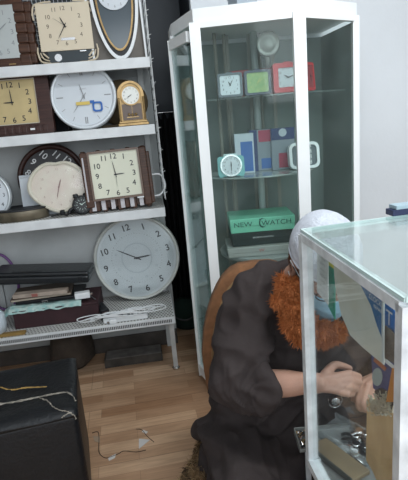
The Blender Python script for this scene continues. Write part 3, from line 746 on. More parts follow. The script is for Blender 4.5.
bm = B(); tube(bm, catmull([tuple(atz(*p, .001)) for p in ((136, 429), (142, 430), (147, 436), (154, 442))], 5), .0014, 6)
tag(obj('floor_crack_strip', bm, mat('dark_strip', (0, 0, 0))), 'short dark lifted splinter beside the triangular paper scrap', 'strip')

# ------------------------------------------------------------ tall glass cabinet
TZ = 1.70
A = atz(174, 24, TZ); Bc = atz(193, 9, TZ); Cc = atz(298, -3, TZ); Dd = atz(355, 3, TZ)
A = V((A.x-.01, A.y+.0, 0)); Bc = V((Bc.x, Bc.y, 0)); Cc = V((Cc.x, Cc.y, 0)); Dd = V((Dd.x, Dd.y, 0))
rd = RM.to_3x3() @ V((0, 1, 0)); rx = RM.to_3x3() @ V((1, 0, 0))
wallp = RM @ V((0, .145, 0))
def toback(P): return P + rd*((wallp-P).dot(rd)-.004)
Eb = toback(Dd); Fb = toback(A)
cab = thing('display_cabinet', 'tall white framed hexagonal glass display cabinet in the corner behind the man', 'cabinet', (Bc.x, Bc.y, 0))
I = Matrix.Translation((-Bc.x, -Bc.y, 0))
def cb(P, z): return V((P.x-Bc.x, P.y-Bc.y, z))
foot = [A, Bc, Cc, Dd, Eb, Fb]
def poly(P, k=0.0):
    c = sum(P, V())/len(P); return [((p.x-Bc.x)+(c.x-p.x)*k, (p.y-Bc.y)+(c.y-p.y)*k) for p in P]
bm = B(); prism(bm, poly(foot, -.015), TZ-.05, TZ, plane='XY'); obj('top_panel', bm, CABW, cab)
bm = B(); prism(bm, poly(foot, .0), .06, .14, plane='XY'); prism(bm, poly(foot, .06), 0, .06, plane='XY'); obj('base_panel', bm, CABW, cab)
PW = .042
for nm, P, w_ in (('post', Bc, PW), ('post', Cc, .048), ('post', Dd, .026), ('post', A, .024)):
    bm = B(); beam(bm, cb(P, .14), cb(P, TZ-.05), w_, .03, up=(0, 1, 0)); obj(nm, bm, CABW, cab)
GL = glass('cabinet_glass', (.91, .955, .945), .03, (.42, .50, .48), 1.0, .03, 1.22)
def pane(P, Q, z0, z1, m=GL, th=.004, name='glass_pane', off=0.0, par=None):
    d = (Q-P).normalized(); a = P+d*.018; b = Q-d*.012; n_ = V((d.y, -d.x, 0))*off
    bm = B(); beam(bm, cb(a+n_, (z0+z1)/2), cb(b+n_, (z0+z1)/2), z1-z0, th, up=(d.y, -d.x, 0)); return obj(name, bm, m, par or cab)
def frail(P, Q, z, h=.05, par=None, w_=.022, name='rail'):
    bm = B(); beam(bm, cb(P, z), cb(Q, z), h, w_, up=(( Q-P).y, -(Q-P).x, 0)); return obj(name, bm, CABW, par or cab)
for P, Q in ((Bc, Cc), (Cc, Dd)):
    pane(P, Q, .16, TZ-.05); frail(P, Q, .165, .05); frail(P, Q, TZ-.06, .022)
# back boards and side
GB = mat('grey_green_board', (.19, .235, .22), .6, 0, .15, 3)
for P, Q in ((Eb, Fb), (Dd, Eb)):
    bm = B(); beam(bm, cb(P, TZ/2), cb(Q, TZ/2), TZ-.14, .008, up=((Q-P).y, -(Q-P).x, 0)); obj('back_board', bm, GB, cab)
# left leaf slightly ajar, hinged at the front left post
dz = at(193, 30, Bc.y).z; Ao = atz(170, 41, dz); Ao = V((Ao.x, Ao.y, 0))
door = D.objects.new('door', None); COL.objects.link(door); door.parent = cab
def stile(P, w_):
    bm = B(); beam(bm, cb(P, .02), cb(P, dz), w_, .022, up=(0, 1, 0)); return obj('stile', bm, CABW, door)
hin = Bc + V((-.026, .012, 0))
stile(Ao, .022); frail(hin, Ao, dz-.02, .04, door); frail(hin, Ao, .06, .05, door)
pane(hin, Ao, .08, dz-.03, glass('door_glass', (.72, .80, .80), .04, (.5, .58, .58), 1.6, .01), par=door)
pane(Bc, A, .16, TZ-.05, name='side_pane')
# shelves: clear glass
SH1 = at(250, 96, Bc.y).z; SH2 = at(250, 175, Bc.y+.10).z; SH3 = at(260, 255, Bc.y+.08).z
cen = sum(foot, V())/6
def insetp(P, k): return P+(cen-P)*k
for z, th, m in ((SH1, .006, glass('shelf_glass', (.88, .94, .92), .10, (.6, .68, .66), 1, .05)), (SH3-.2, .006, MATS.get('shelf_glass'))):
    bm = B(); prism(bm, poly([insetp(P, .1) for P in foot]), z-th, z, plane='XY'); obj('glass_shelf', bm, m or MATS['shelf_glass'], cab)
bm = B(); lathe(bm, [(.21, -.007), (.213, -.003), (.21, 0)], 'Z', 56, M=Matrix.Translation(cb(cen, SH2)), sx=1.18); obj('round_shelf', bm, glass('frosted_shelf', (.75, .80, .78), .62, (.62, .68, .66), 1, .2), cab)
bm = B(); lathe(bm, [(.19, -.024), (.205, -.018), (.208, -.004), (.20, 0)], 'Z', 56, M=Matrix.Translation(cb(cen, SH3)), sx=1.0); obj('round_shelf', bm, mat('grey_round_shelf', (.34, .36, .35), .5, 0, .1, 5), cab)
bm = B()
cp = cb(cen, 0)
for dx, dy, m_ in ((.02, .10, 0),): tube(bm, [(cp.x+dx, cp.y+dy, .14), (cp.x+dx, cp.y+dy, TZ-.05)], .016, 16)
obj('centre_pole', bm, mat('milky_pole', (.42, .46, .45), .4), cab)
bm = B()
for dx, dy in ((-.115, .10), (.05, .16), (-.16, .05)):
    tube(bm, [(cp.x+dx, cp.y+dy, .14), (cp.x+dx, cp.y+dy, TZ-.05)], .008, 10)
for dx in (-.11, .0, .12): beam(bm, (cp.x+dx, cp.y+.14, .14), (cp.x+dx*.9, cp.y+.14, TZ-.05), .016, .006)
obj('rear_frame', bm, mat('brownish_frame', (.27, .26, .22), .5, 0, .3, 8), cab)
# bracket lamp near the top inside
bm = B(); lamp_c = at(268, 44, cen.y)-Bc
lathe(bm, [(.018, .02), (.035, .008), (.052, 0), (.049, -.004), (.03, .004), (.012, .006)], seg=28, M=Matrix.Translation(lamp_c))
tube(bm, [lamp_c+V((0, .02, -.01)), lamp_c+V((0, .03, -.12))], .012, 10)
obj('interior_lamp', bm, mat('dull_lamp', (.30, .31, .28), .3, .4), cab, True)

# box lying on top of the cabinet
t = thing('storage_box', 'grey box lying on top of the tall glass cabinet', 'box', V((at(243, 0, Bc.y+.15).x, Bc.y+.18, TZ+.001)), .3)
slab('body', t, -.045, .045, -.05, .05, 0, .06, mat('grey_box', (.35, .40, .45), .6)); slab('lid', t, -.048, .048, -.053, .053, .06, .072, mat('grey_lid', (.5, .55, .6), .6))

# ---- things inside the cabinet
def on(px, py, z): p = atz(px, py, z); return V((p.x, p.y, z+.0008))
def alarm(label, px, Y, z, w_, h, bodym, dialm, hh, mm, yaw=0, numm=BLACKINK, d=.035, r=.010, bz=.80):
    p = at(px, 90, Y); zz = z
    # x at the shelf height
    q1, q2 = at(px, 60, Y), at(px, 200, Y); tt = (z-q1.z)/(q2.z-q1.z); x = q1.x+(q2.x-q1.x)*tt
    t = thing('alarm_clock', label, 'alarm clock', V((x, Y, z+.0008)), yaw, R(4))
    bm = B(); prism(bm, rrect(w_, h, r, 5, 0, h/2+.004), 0, d); bmesh.ops.bevel(bm, geom=[e for e in bm.edges if e.calc_face_angle(0) > 1], offset=.003, segments=2, affect='EDGES'); obj('case', bm, bodym, t)
    bm = B(); ringprism(bm, rrect(w_*.98, h*.98, r, 5, 0, h/2+.004), rrect(w_*bz, h*bz, r*.8, 5, 0, h/2+.004), -.006, .002); obj('bezel', bm, bodym, t)
    bm = B(); prism(bm, rrect(w_*(bz+.02), h*(bz+.02), r*.8, 5, 0, h/2+.004), -.002, .001); obj('dial', bm, dialm, t)
    numerals(t, 0, h/2+.004, min(w_, h)*.32, min(w_, h)*.12, -.0025, numm, square=.3); hands(t, 0, h/2+.004, hh, mm, min(w_, h)*.33, -.004, numm, .06)
    bm = B(); box(bm, -w_*.12, w_*.12, .008, .024, h+.003, h+.010, .002); obj('button', bm, bodym, t)
    for s in (-1, 1):
        bm = B(); box(bm, s*w_*.3-.005, s*w_*.3+.005, .004, .03, 0, .006, .001); obj('foot', bm, BLACK, t)
    return t
Ys = Bc.y+.10
alarm('small white square alarm clock on the upper glass shelf', 231, Ys, SH1, .105, .098, mat('grey_silver_plastic', (.07, .09, .11), .3), WDIAL, 335, 30)
alarm('green dialled square alarm clock on the upper glass shelf', 258.5, Ys-.005, SH1, .112, .100, mat('dark_blue_grey', (.02, .03, .06), .3), mat('green_dial', (.22, .38, .16), .5, 0, 0, 60, col2=(.35, .45, .2)), 30, 60, numm=mat('yellow_ink', (.5, .5, .2), .5))
RED = mat('red_plastic', (.55, .02, .03), .35)
alarm('red square alarm clock on the upper glass shelf', 289, Ys-.02, SH1, .125, .118, RED, WDIAL, 300, 75, bz=.66)
t = alarm('red alarm clock at the right end of the upper glass shelf', 311, Ys+.02, SH1, .075, .115, RED, mat('deep_red', (.30, .03, .04), .4), 350, 180, yaw=.9)
for px, lab, w_, h in ((240, 'red carton standing behind the white square alarm clock', .085, .118), (266, 'dark red carton standing behind the green dialled alarm clock', .10, .118)):
    q = at(px, 88, Ys+.12); t = thing('carton', lab, 'box', V((q.x, Ys+.12, SH1+.0008)), 0)
    slab('body', t, -w_/2, w_/2, 0, .06, 0, h, mat('red_carton' if px == 240 else 'dark_red_carton', (.36, .05, .06) if px == 240 else (.17, .04, .05), .5), .002)
    slab('label_band', t, -w_/2*.8, w_/2*.8, -.0012, 0, h*.55, h*.75, mat('pinkish_band', (.5, .3, .3), .5), 0)
# second shelf
Y2 = cen.y-.06
TEAL = mat('teal_plastic', (.16, .42, .42), .35)
def xz(px, Y, z):
    q1, q2 = at(px, 60, Y), at(px, 260, Y); tt = (z-q1.z)/(q2.z-q1.z); return V((q1.x+(q2.x-q1.x)*tt, Y, z+.0008))
t = thing('alarm_clock', 'teal twin foot alarm clock with round white dial on the round shelf', 'alarm clock', xz(232, Y2-.09, SH2), 0, R(4))
bm = B(); prism(bm, rrect(.115, .085, .012, 5, 0, .047), 0, .035); obj('case', bm, TEAL, t)
bm = B(); ringprism(bm, ell(.047, .047, 32, 0, .05), ell(.040, .040, 32, 0, .05), -.007, .001); obj('bezel', bm, STEEL, t)
disc('dial', t, 0, .05, .041, -.003, 0, WDIAL, seg=32); numerals(t, 0, .05, .031, .011, -.0034, BLACKINK); hands(t, 0, .05, 0, 180, .034, -.005, wd=.06)
for s in (-1, 1):
    bm = B(); box(bm, s*.045-.008, s*.045+.008, .0, .03, 0, .008, .002); obj('foot', bm, TEAL, t)
bm = B(); box(bm, -.03, .03, .01, .02, .088, .100, .003); obj('handle', bm, mat('pale_teal', (.5, .62, .62), .4), t)
def carton(label, px, Y, w_, h, mats, bands, yaw=0, z=None, dep=.06):
    t = thing('carton', label, 'box', xz(px, Y, SH2 if z is None else z), yaw)
    slab('body', t, -w_/2, w_/2, 0, dep, 0, h, mats, .0015)
    for (x0, x1, z0, z1, m) in bands: plate('printed_panel', t, x0*w_-w_/2, x1*w_-w_/2, z0*h, z1*h, -.0012, 0, m, 0)
    return t
WC = mat('white_carton', (.52, .56, .62), .5); BLUEC = mat('blue_print', (.035, .13, .40), .5); REDC = mat('red_print', (.42, .05, .10), .5); NAVY = mat('navy_print', (.02, .04, .14), .5); GREYC = mat('grey_carton', (.25, .28, .32), .5)
carton('open white and blue alarm clock carton behind the teal alarm clock', 246, Y2+.0, .085, .175, WC, ((.30, .92, .05, .80, BLUEC),), .0)
carton('navy carton with red print beside the white and blue carton', 262, Y2+.05, .10, .185, GREYC, ((0, .35, .0, 1, NAVY), (.42, .98, .7, .98, REDC), (.42, .98, .35, .68, GREYC), (.5, .95, .05, .3, BLUEC)), 0)
t = carton('grey carton with dark blue band left of the dark faced clock', 284, Y2+.03, .105, .185, GREYC, ((0, 1, .72, 1, NAVY), (.3, .95, .05, .4, REDC)), 0)
disc('round_mark', t, 0, .165, .018, -.0025, -.0015, WC, seg=24)
t = thing('table_clock', 'white rounded frame clock with dark face at the right of the round shelf', 'clock', xz(305, Y2-.03, SH2), .05, R(8))
bm = B(); ringprism(bm, rrect(.135, .115, .028, 6, 0, .060), rrect(.110, .090, .018, 6, 0, .060), -.01, .03); obj('frame', bm, WHITEP, t)
bm = B(); prism(bm, rrect(.111, .091, .018, 6, 0, .060), 0, .02); obj('face', bm, mat('dark_face', (.04, .06, .075), .3), t)
bm = B()
for k in range(4): letters(bm, '8', .028, .030+k*.024, .026, -.001)
obj('digits', bm, WHITEINK, t)
# watch boxes on the lower round shelf
def wbox(label, px, z, w_, h, dep, m, text, ink, yaw, tsz, Y):
    t = thing('watch_box', label, 'box', xz(px, Y, z), yaw); slab('body', t, -w_/2, w_/2, 0, dep, 0, h, m, .003)
    slab('lid', t, -w_/2-.002, w_/2+.002, -.002, dep+.002, h*.45, h+.002, m, .003)
    bm = B(); letters(bm, text, .0, h*.62, tsz, -.0028, sxx=1.2); obj('lettering', bm, ink, t)
    return t
Y3 = Bc.y+.085
b1 = wbox('pale grey watch box with a red mark at the bottom of the cabinet stack', 262, SH3, .300, .042, .20, mat('pale_box', (.40, .40, .38), .5), 'W', mat('red_ink', (.4, .05, .05), .5), 0, .02, Y3-.02)
b2 = wbox('black watch box in the middle of the cabinet stack', 263.5, SH3+.046, .275, .058, .19, mat('black_box', (.018, .028, .028), .45), 'SPORTS WATCH', WHITEINK, 0.02, .0105, Y3)
b3 = wbox('mint green watch box on top of the cabinet stack', 263, SH3+.109, .285, .062, .20, mat('mint_box', (.22, .62, .44), .45, 0, .08, 10), 'NEW    WATCH', mat('dark_green_ink', (.02, .08, .07), .5), 0.0, .030, Y3-.01)
bm = B(); ringprism(bm, ell(.016, .022, 24, .0, .04), ell(.0145, .018, 24, .004, .041), -.0032, -.0028); tube(bm, [(-.014, -.003, .058), (-.008, -.003, .054)], .002, 6); obj('emblem', bm, mat('dark_green_ink', (0, 0, 0)), b3)

# ------------------------------------------------------------ chair with fur cover
ch = thing('chair', 'rust upholstered chair behind the seated man', 'chair', (.165, 1.51, 0), R(4))
RUST = mat('rust_fabric', (.27, .12, .05), .85, 0, .35, 30, .3, 150); OCHRE = mat('ochre_fabric', (.34, .21, .095), .9, 0, .4, 60, .4, 200)
bm = B()
pr = []; H0, H1, W0 = .22, .815, .205
for k in range(40):
    a = 2*pi*k/40; cx, cz_ = sin(a), cos(a)
    pr.append((W0*math.copysign(abs(cx)**.55, cx)*(1 if cz_ < 0 else 1-.28*max(0, cz_)), (H0+H1)/2+(H1-H0)/2*math.copysign(abs(cz_)**.75, cz_)))
prism(bm, pr, .0, .055); bmesh.ops.bevel(bm, geom=[e for e in bm.edges if e.calc_face_angle(0) > 1], offset=.016, segments=3, affect='EDGES')
for v in bm.verts: v.co.y -= .9*v.co.x**2*1.0
obj('backrest', bm, RUST, ch, True)
bm = B(); prism(bm, [(x*.86, .54+(z-.54)*.9) for x, z in pr], -.014, .004)
bmesh.ops.bevel(bm, geom=[e for e in bm.edges if e.calc_face_angle(0) > 1], offset=.008, segments=2, affect='EDGES')
for v in bm.verts: v.co.y -= .9*v.co.x**2
obj('back_cushion', bm, OCHRE, ch, True)
bm = B(); prism(bm, [(-.382, -.42), (.24, -.42), (.24, .02), (-.197, .02)], .145, .205, plane='XY'); bmesh.ops.bevel(bm, geom=bm.edges[:], offset=.02, segments=3, affect='EDGES'); obj('seat', bm, RUST, ch, True)
for sx, sy in ((-.20, -.37), (.20, -.37), (-.20, .0), (.20, .0)):
    bm = B(); beam(bm, (sx, sy, 0), (sx, sy, .15), .03, .03); obj('leg', bm, mat('dark_leg', (.03, .02, .015), .5), ch)
# fur cover draped on the seat's left side
rnd = random.Random(11); bm = B()
def furp(u, v):   # u front-back, v from seat top over the left edge down
    y = -.46+u*.47; 
    l_ = -.224+(y+.017)*.42
    if v < .5: x = l_+.13*(1-v*2); z = .212+.012*(1-v)
    else: x = l_-.012*(v-.5)*2; z = .215-(v-.5)*2*.15
    return V((x, y, z+.006*noise.noise(V((u*9, v*9, 0)))))
G = [[bm.verts.new(furp(i/18, j/14)) for j in range(15)] for i in range(19)]
for i in range(18):
    for j in range(14): bm.faces.new((G[i][j], G[i+1][j], G[i+1][j+1], G[i][j+1]))
for k in range(5200):
    u, v = rnd.random(), rnd.random(); p = furp(u, v); nx_ = V((-.5, 0, .8)) if v < .5 else V((-1, 0, .1))
    d = (nx_.normalized()*.8+V((rnd.uniform(-.8, .5), rnd.uniform(-.9, .9), rnd.uniform(-.9, .3)))).normalized(); L_ = rnd.uniform(.014, .034); s = d.cross(V((.3, .2, 1))).normalized()*.0013
    mid = p+d*L_*.6; tip = p+d*L_+V((0, 0, -.008)); q = [bm.verts.new(c_) for c_ in (p-s, p+s, mid+s*.7, tip, mid-s*.7)]
    bm.faces.new(q).material_index = rnd.choice((0, 0, 1, 2))
o = obj('fur_cover', bm, [mat('fur_brown', (.24, .145, .07), .8), mat('fur_dark', (.07, .042, .025), .9), mat('fur_tan', (.42, .29, .15), .8)], ch)
o['label'] = 'shaggy brown fur seat cover'

# ------------------------------------------------------------ the watchmaker
def voxel(bm, name, m, vs, parent=None, smooth_it=4, tex=None, fac=.5):
    me = D.meshes.new(name); bmesh.ops.recalc_face_normals(bm, faces=bm.faces[:]); bm.to_mesh(me); bm.free()
    o = D.objects.new(name, me); COL.objects.link(o)
    r = o.modifiers.new('r', 'REMESH'); r.mode = 'VOXEL'; r.voxel_size = vs; r.use_smooth_shade = True
    s = o.modifiers.new('s', 'SMOOTH'); s.iterations = smooth_it; s.factor = fac
    dg = bpy.context.evaluated_depsgraph_get(); me2 = D.meshes.new_from_object(o.evaluated_get(dg)); o.modifiers.clear(); o.data = me2; D.meshes.remove(me)
    me2.name = name; me2.materials.clear(); me2.materials.append(m)
    for p in me2.polygons: p.use_smooth = True
    if parent: o.parent = parent
    return o
def limb(bm, pts, k=6, seg=18, ref=None):
    """pts: (x,y,z,ra[,rb]); smooth tube with rounded ends"""
    P = catmull([(p if len(p) == 5 else (*p, p[3])) for p in pts], k)
    tube(bm, [p[:3] for p in P], [(p[3], p[4]) for p in P], seg, ref=ref)
    for p in (P[0], P[-1]): sphere(bm, p[:3], min(p[3], p[4])*.985, 16, 10)
SKIN = mat('brown_skin', (.48, .27, .195), .5, 0, .12, 25, .12, 220, sub=.08)
HC = at(325, 264, 1.22)                       # head centre
HM = Matrix.Translation(HC) @ Matrix.Rotation(R(8), 4, 'Z') @ Matrix.Rotation(R(31), 4, 'X') @ Matrix.Scale(1.04, 4)
shR = at(250, 303, 1.30); shL = at(352, 300, 1.42); neckb = at(290, 285, 1.36)
elb = at(241, 384, 1.20); wri = at(320, 383, 1.10); cuf = at(263, 387, 1.155)
pel = V((.12, 1.36, .29))
body = B()
sphere(body, (0, .018, .028), (.076, .096, .088), 28, 18, HM)
sphere(body, (0, -.025, -.035), (.060, .068, .078), 24, 16, HM)
sphere(body, (0, -.052, -.075), (.036, .036, .028), 18, 12, HM)
for s in (-1, 1):
    sphere(body, (s*.035, -.060, -.022), (.024, .022, .020), 14, 10, HM)      # cheeks
    sphere(body, (s*.031, -.078, .012), (.026, .014, .009), 14, 8, HM)        # brows
    sphere(body, (s*.031, -.073, -.004), (.015, .013, .011), 14, 10, HM)      # eyelids
    sphere(body, (s*.076, .010, -.008), (.007, .017, .029), 14, 10, HM)       # ears
    sphere(body, (s*.081, .016, .004), (.006, .012, .016), 12, 8, HM)
    sphere(body, (s*.079, .004, -.032), (.006, .008, .010), 12, 8, HM)
limb(body, [(*(HM @ V((0, -.083, .006))), .007), (*(HM @ V((0, -.095, -.014))), .009), (*(HM @ V((0, -.101, -.030))), .0125)], 4, 12)
for s in (-1, 1): sphere(body, (s*.011, -.090, -.033), (.008, .010, .007), 10, 8, HM)
sphere(body, (0, -.084, -.052), (.022, .012, .007), 14, 8, HM); sphere(body, (0, -.083, -.062), (.019, .012, .007), 14, 8, HM)
nk = HM @ V((0, .03, -.06))
limb(body, [(*nk, .055), (*((nk+neckb)/2), .055), (*neckb, .062)], 5)
chest = V((.23, 1.40, .60))
limb(body, [(*pel, .11, .08), (.17, 1.40, .45, .11, .08), (*chest, .13, .085), (*(neckb+V((0, .03, -.05))), .11, .07)], 6, 24, ref=(1, 0, 0))
limb(body, [(*neckb, .06), (*shR, .055)], 4); limb(body, [(*neckb, .06), (*shL, .055)], 4)
limb(body, [(*shR, .052), (*((shR+elb)/2), .045), (*elb, .040), (*((elb+wri)/2), .036), (*cuf, .033)], 6)
limb(body, [(*elb, .040), (*(elb*.45+wri*.55), .037), (*(elb*.18+wri*.82), .029, .026), (*wri, .027, .023)], 6, ref=(0, 0, 1))
# right hand
def make_hand(bm, W, d, n, side, curl, sp=1.0, sc=1.0, thumb_curl=.5):
    """W wrist, d metacarpal direction, n back-of-hand normal, side: +1 when the index lies on d x n's positive side"""
    d = d.normalized(); n = (n-d*n.dot(d)).normalized(); s = d.cross(n)*side
    K = []
    for i, (off, L_) in enumerate(((.027, .082), (.009, .085), (-.009, .080), (-.025, .072))):
        k = W+d*L_*sc+s*off*sc+n*(.004 if i in (1, 2) else 0); K.append(k)
        limb(bm, [(*(W+s*off*.45*sc), .016*sc, .014*sc), (*((W+k)/2+s*off*.1+n*.002), .0145*sc, .013*sc), (*k, .0118*sc)], 4, 12)
    sphere(bm, tuple(W+d*.045*sc-n*.004), .024*sc, 14, 10)
    FL = ((.042, .025, .020), (.046, .029, .021), (.042, .027, .020), (.034, .020, .018))
    for i, k in enumerate(K):
        p = k; a = 0; pts = [(*k, .0112*sc)]
        for j, (L_, r_) in enumerate(zip(FL[i], (.0098, .0088, .0076))):
            a += curl[i][j]; dd = d*cos(a)-n*sin(a) + s*((1.5-i)*.05*sp*(-1)); p = p+dd.normalized()*L_*sc; pts.append((*p, r_*sc))
        limb(bm, pts, 4, 12)
    # thumb leaves the side of the palm near its base
    b = W+d*.018*sc+s*.024*sc-n*.006; t1 = b+(d*.55+s*.6-n*.35).normalized()*.042*sc; t2 = t1+(d*.85+s*(.25-thumb_curl*.4)-n*.5).normalized()*.032*sc; t3 = t2+(d*.8-s*thumb_curl*.3-n*.45).normalized()*.026*sc
    limb(bm, [(*b, .016*sc), (*t1, .0125*sc), (*t2, .0105*sc), (*t3, .0085*sc)], 4, 12)
    return K
wd = (V((1, -.12, -.06)))
make_hand(body, wri, wd, V((-.05, -.80, .62)), -1, ((.75, 1.0, .7), (.9, 1.05, .7), (1.0, 1.1, .7), (1.05, 1.1, .7)), sc=.93)
# left arm and hand
elL = V((.60, 1.32, .56)); wrL = at(384, 376, 1.175)
limb(body, [(*shL, .052), (*((shL+elL)/2+V((.02, .02, 0))), .046), (*elL, .040), (*((elL*.4+wrL*.6)), .034), (*wrL, .026)], 6)
make_hand(body, wrL, V((-.62, -.62, .02)), V((-.35, -.35, .9)), 1, ((.6, .9, .6), (.8, 1.0, .6), (.9, 1.1, .7), (1.0, 1.1, .7)), sc=.92)
# legs
limb(body, [(.05, 1.34, .29, .07), (.07, 1.14, .29, .062), (.10, .99, .28, .055)], 5); limb(body, [(.11, .98, .29, .06), (.10, .98, .15, .052), (.09, 1.0, .07, .04), (.10, .90, .045, .035)], 5)
limb(body, [(.22, 1.36, .29, .07), (.41, 1.29, .295, .06), (.56, 1.22, .30, .062)], 5); limb(body, [(.56, 1.22, .30, .06), (.56, 1.22, .15, .05), (.56, 1.23, .07, .04), (.58, 1.13, .045, .035)], 5)
man = voxel(body, 'person', SKIN, .003, None, 3)
tag(man, 'seated man in charcoal tunic, white cap and blue mask repairing a watch', 'person')

# tunic
bm = B()
limb(bm, [(.13, 1.36, .27, .175, .13), (.16, 1.39, .42, .17, .13), (.22, 1.395, .58, .175, .135), (*(neckb+V((-.005, .03, -.06))), .145, .11), (*(neckb+V((.0, .0, .01))), .080, .075)], 8, 32, ref=(1, 0, 0))
limb(bm, [(*(neckb+V((-.01, .015, -.005))), .082), (*(shR*.6+neckb*.4), .082), (*shR, .082), (*(shR*.6+elb*.4+V((-.004, .01, 0))), .080), (*(elb+V((-.005, 0, .02))), .074), (*(elb*.75+cuf*.25+V((0, 0, -.008))), .070), (*(elb*.4+cuf*.6+V((0, 0, -.006))), .060), (*cuf, .056)], 7, 26)
limb(bm, [(*(neckb+V((.01, .015, -.005))), .082), (*shL, .082), (*((shL+elL)/2+V((.02, .02, 0))), .075), (*elL, .070), (*((elL*.6+wrL*.4)), .060), (*((elL*.2+wrL*.8)), .054)], 6, 22)
limb(bm, [(*(shL+V((-.03, -.01, -.03))), .10), (.37, 1.36, .60, .115), (.36, 1.35, .45, .12), (.34, 1.33, .32, .11)], 6, 22)
# lap and skirt
limb(bm, [(.055, 1.34, .30, .12, .10), (.06, 1.14, .30, .11, .085), (.10, .98, .29, .105, .075)], 6, 24)
limb(bm, [(.20, 1.34, .29, .125, .11), (.40, 1.28, .30, .12, .09), (.57, 1.20, .28, .10, .08)], 6, 24)
limb(bm, [(.16, 1.24, .25, .14, .10), (.20, 1.14, .23, .12, .09), (.22, 1.12, .15, .10, .08)], 6, 24)
limb(bm, [(.10, 1.00, .27, .09, .07), (.10, .98, .12, .085, .065)], 4, 20); limb(bm, [(.56, 1.21, .27, .085, .07), (.56, 1.22, .13, .08, .065)], 4, 20)
limb(bm, [(.055, 1.36, .27, .10, .08), (.005, 1.30, .17, .09, .08), (.015, 1.25, .08, .08, .07)], 6, 22)
limb(bm, [(.10, 1.2, .30, .11, .08), (.12, 1.12, .20, .11, .08), (.13, 1.08, .10, .10, .07)], 6, 22)
limb(bm, [(.0, 1.38, .33, .06, .045), (-.045, 1.40, .30, .036, .024), (-.078, 1.41, .275, .016, .010)], 5, 16)
CL = mat('charcoal_cotton', (.046, .036, .035), .85, 0, .12, 6, .7, 16, spec=.2)
tun = voxel(bm, 'tunic', CL, .0065, man, 7, fac=.6)
# folds
def seg_dist(p, a, b):
    ab = b-a; t_ = max(0, min(1, (p-a).dot(ab)/ab.dot(ab))); return (p-a-ab*t_).length, t_
me = tun.data; nrm = [v.normal.copy() for v in me.vertices]
for v, n_ in zip(me.vertices, nrm):
    p = v.co
    f = .0
    q = V((p.x*3.0+p.z*4, p.y*4, p.z*9-p.x*6)); f += .020*(1-abs(noise.noise(q*1.1))*2.6)
    q = V((p.x*11-p.z*8, p.y*7, p.z*15+p.x*9)); f += .009*(1-abs(noise.noise(q*1.1))*2.6)
    dd, tt = seg_dist(p, elb, cuf)
    if dd < .11: f += .0045*sin((tt*5+noise.noise(p*14)*1.4)*2*pi)*(1-dd/.11)*2
    v.co = p+n_*(f-.008)
me.update()
# cap, in head coordinates
def shell(name, m, parent, th, ok, ce, rad, u=56, v=32, disp=0, smooth=True):
    bm = B(); bmesh.ops.create_uvsphere(bm, u_segments=u, v_segments=v, radius=1)
    dele = [q for q in bm.verts if not ok(q.co)]; bmesh.ops.delete(bm, geom=dele, context='VERTS')
    for q in bm.verts:
        k = q.co.copy(); q.co = V((ce[0]+k.x*rad[0], ce[1]+k.y*rad[1], ce[2]+k.z*rad[2]))
        if disp: q.co += k*disp*noise.noise(q.co*38)
        q.co = HM @ q.co
    o = obj(name, bm, m, parent, smooth); md = o.modifiers.new('s', 'SOLIDIFY'); md.thickness = th; md.offset = 1; return o
CAPM = mat('white_crochet', (.62, .65, .72), .85, 0, .12, 60, .5, 160)
cap = shell('cap', CAPM, man, .004, lambda c_: c_.z > -.10-.28*c_.y*(-1)*0-.22*max(0, c_.y), (0, .018, .034), (.0835, .103, .094), disp=.003)
bm = B(); pts = []
for k in range(40):
    a = 2*pi*k/40; y_ = sin(a); z_ = -.12-.20*max(0, y_); rr = sqrt(max(.01, 1-z_*z_)); pts.append(HM @ V((cos(a)*.0855*rr, .018+y_*.1055*rr, .034+z_*.094)))
tube(bm, pts, .0045, 8, closed=True); obj('cap_band', bm, CAPM, cap, True)
# mask
bm = B(); nu, nv = 26, 14; G = []
for i in range(nu+1):
    row = []
    for j in range(nv+1):
        u = (i/nu-.5)*2; v = j/nv; a = u*1.15
        bul = 1-.35*abs(v-.45)*2
        x = sin(a)*(.070+.004*bul); y = -.018-cos(a)*(.078+.024*bul*(1-u*u*.6)); z = -.014-.104*v*(1-.28*u*u)-.012*u*u
        y += .0016*sin(v*pi*2*4)*(1-abs(u)*.5)
        row.append(bm.verts.new(HM @ V((x, y+.012*v, z))))
    G.append(row)
for i in range(nu):
    for j in range(nv): bm.faces.new((G[i][j], G[i+1][j], G[i+1][j+1], G[i][j+1]))
mk = obj('face_mask', bm, mat('pale_blue_mask', (.36, .58, .72), .8, 0, .08, 30), man, True); mk.modifiers.new('s', 'SOLIDIFY').thickness = .0015; mk['label'] = 'pale blue pleated face mask'
for s in (-1, 1):
    bm = B()
    for z0, z1 in ((-.020, .012), (-.088, -.030)):
        tube(bm, [HM @ V(p) for p in catmull([(s*.067, -.050, z0), (s*.078, -.02, (z0+z1)/2), (s*.089, .018, z1)], 5)], .0016, 6)
    obj('ear_loop', bm, WHITEP, mk)
# glasses
bm = B()
for s in (-1, 1):
    tube(bm, [HM @ V((s*.034+.024*cos(a), -.100+.006*abs(cos(a)), -.002+.018*sin(a))) for a in [2*pi*k/24 for k in range(24)]], .0014, 6, closed=True)
    tube(bm, [HM @ V(p) for p in catmull([(s*.058, -.094, .002), (s*.080, -.04, .002), (s*.086, .010, .004), (s*.084, .026, -.012)], 5)], .0016, 6)
tube(bm, [HM @ V((-.010, -.102, .002)), HM @ V((.010, -.102, .002))], .0014, 6)
gl_ = obj('glasses', bm, mat('dark_wire', (.05, .04, .035), .3, .6), man)
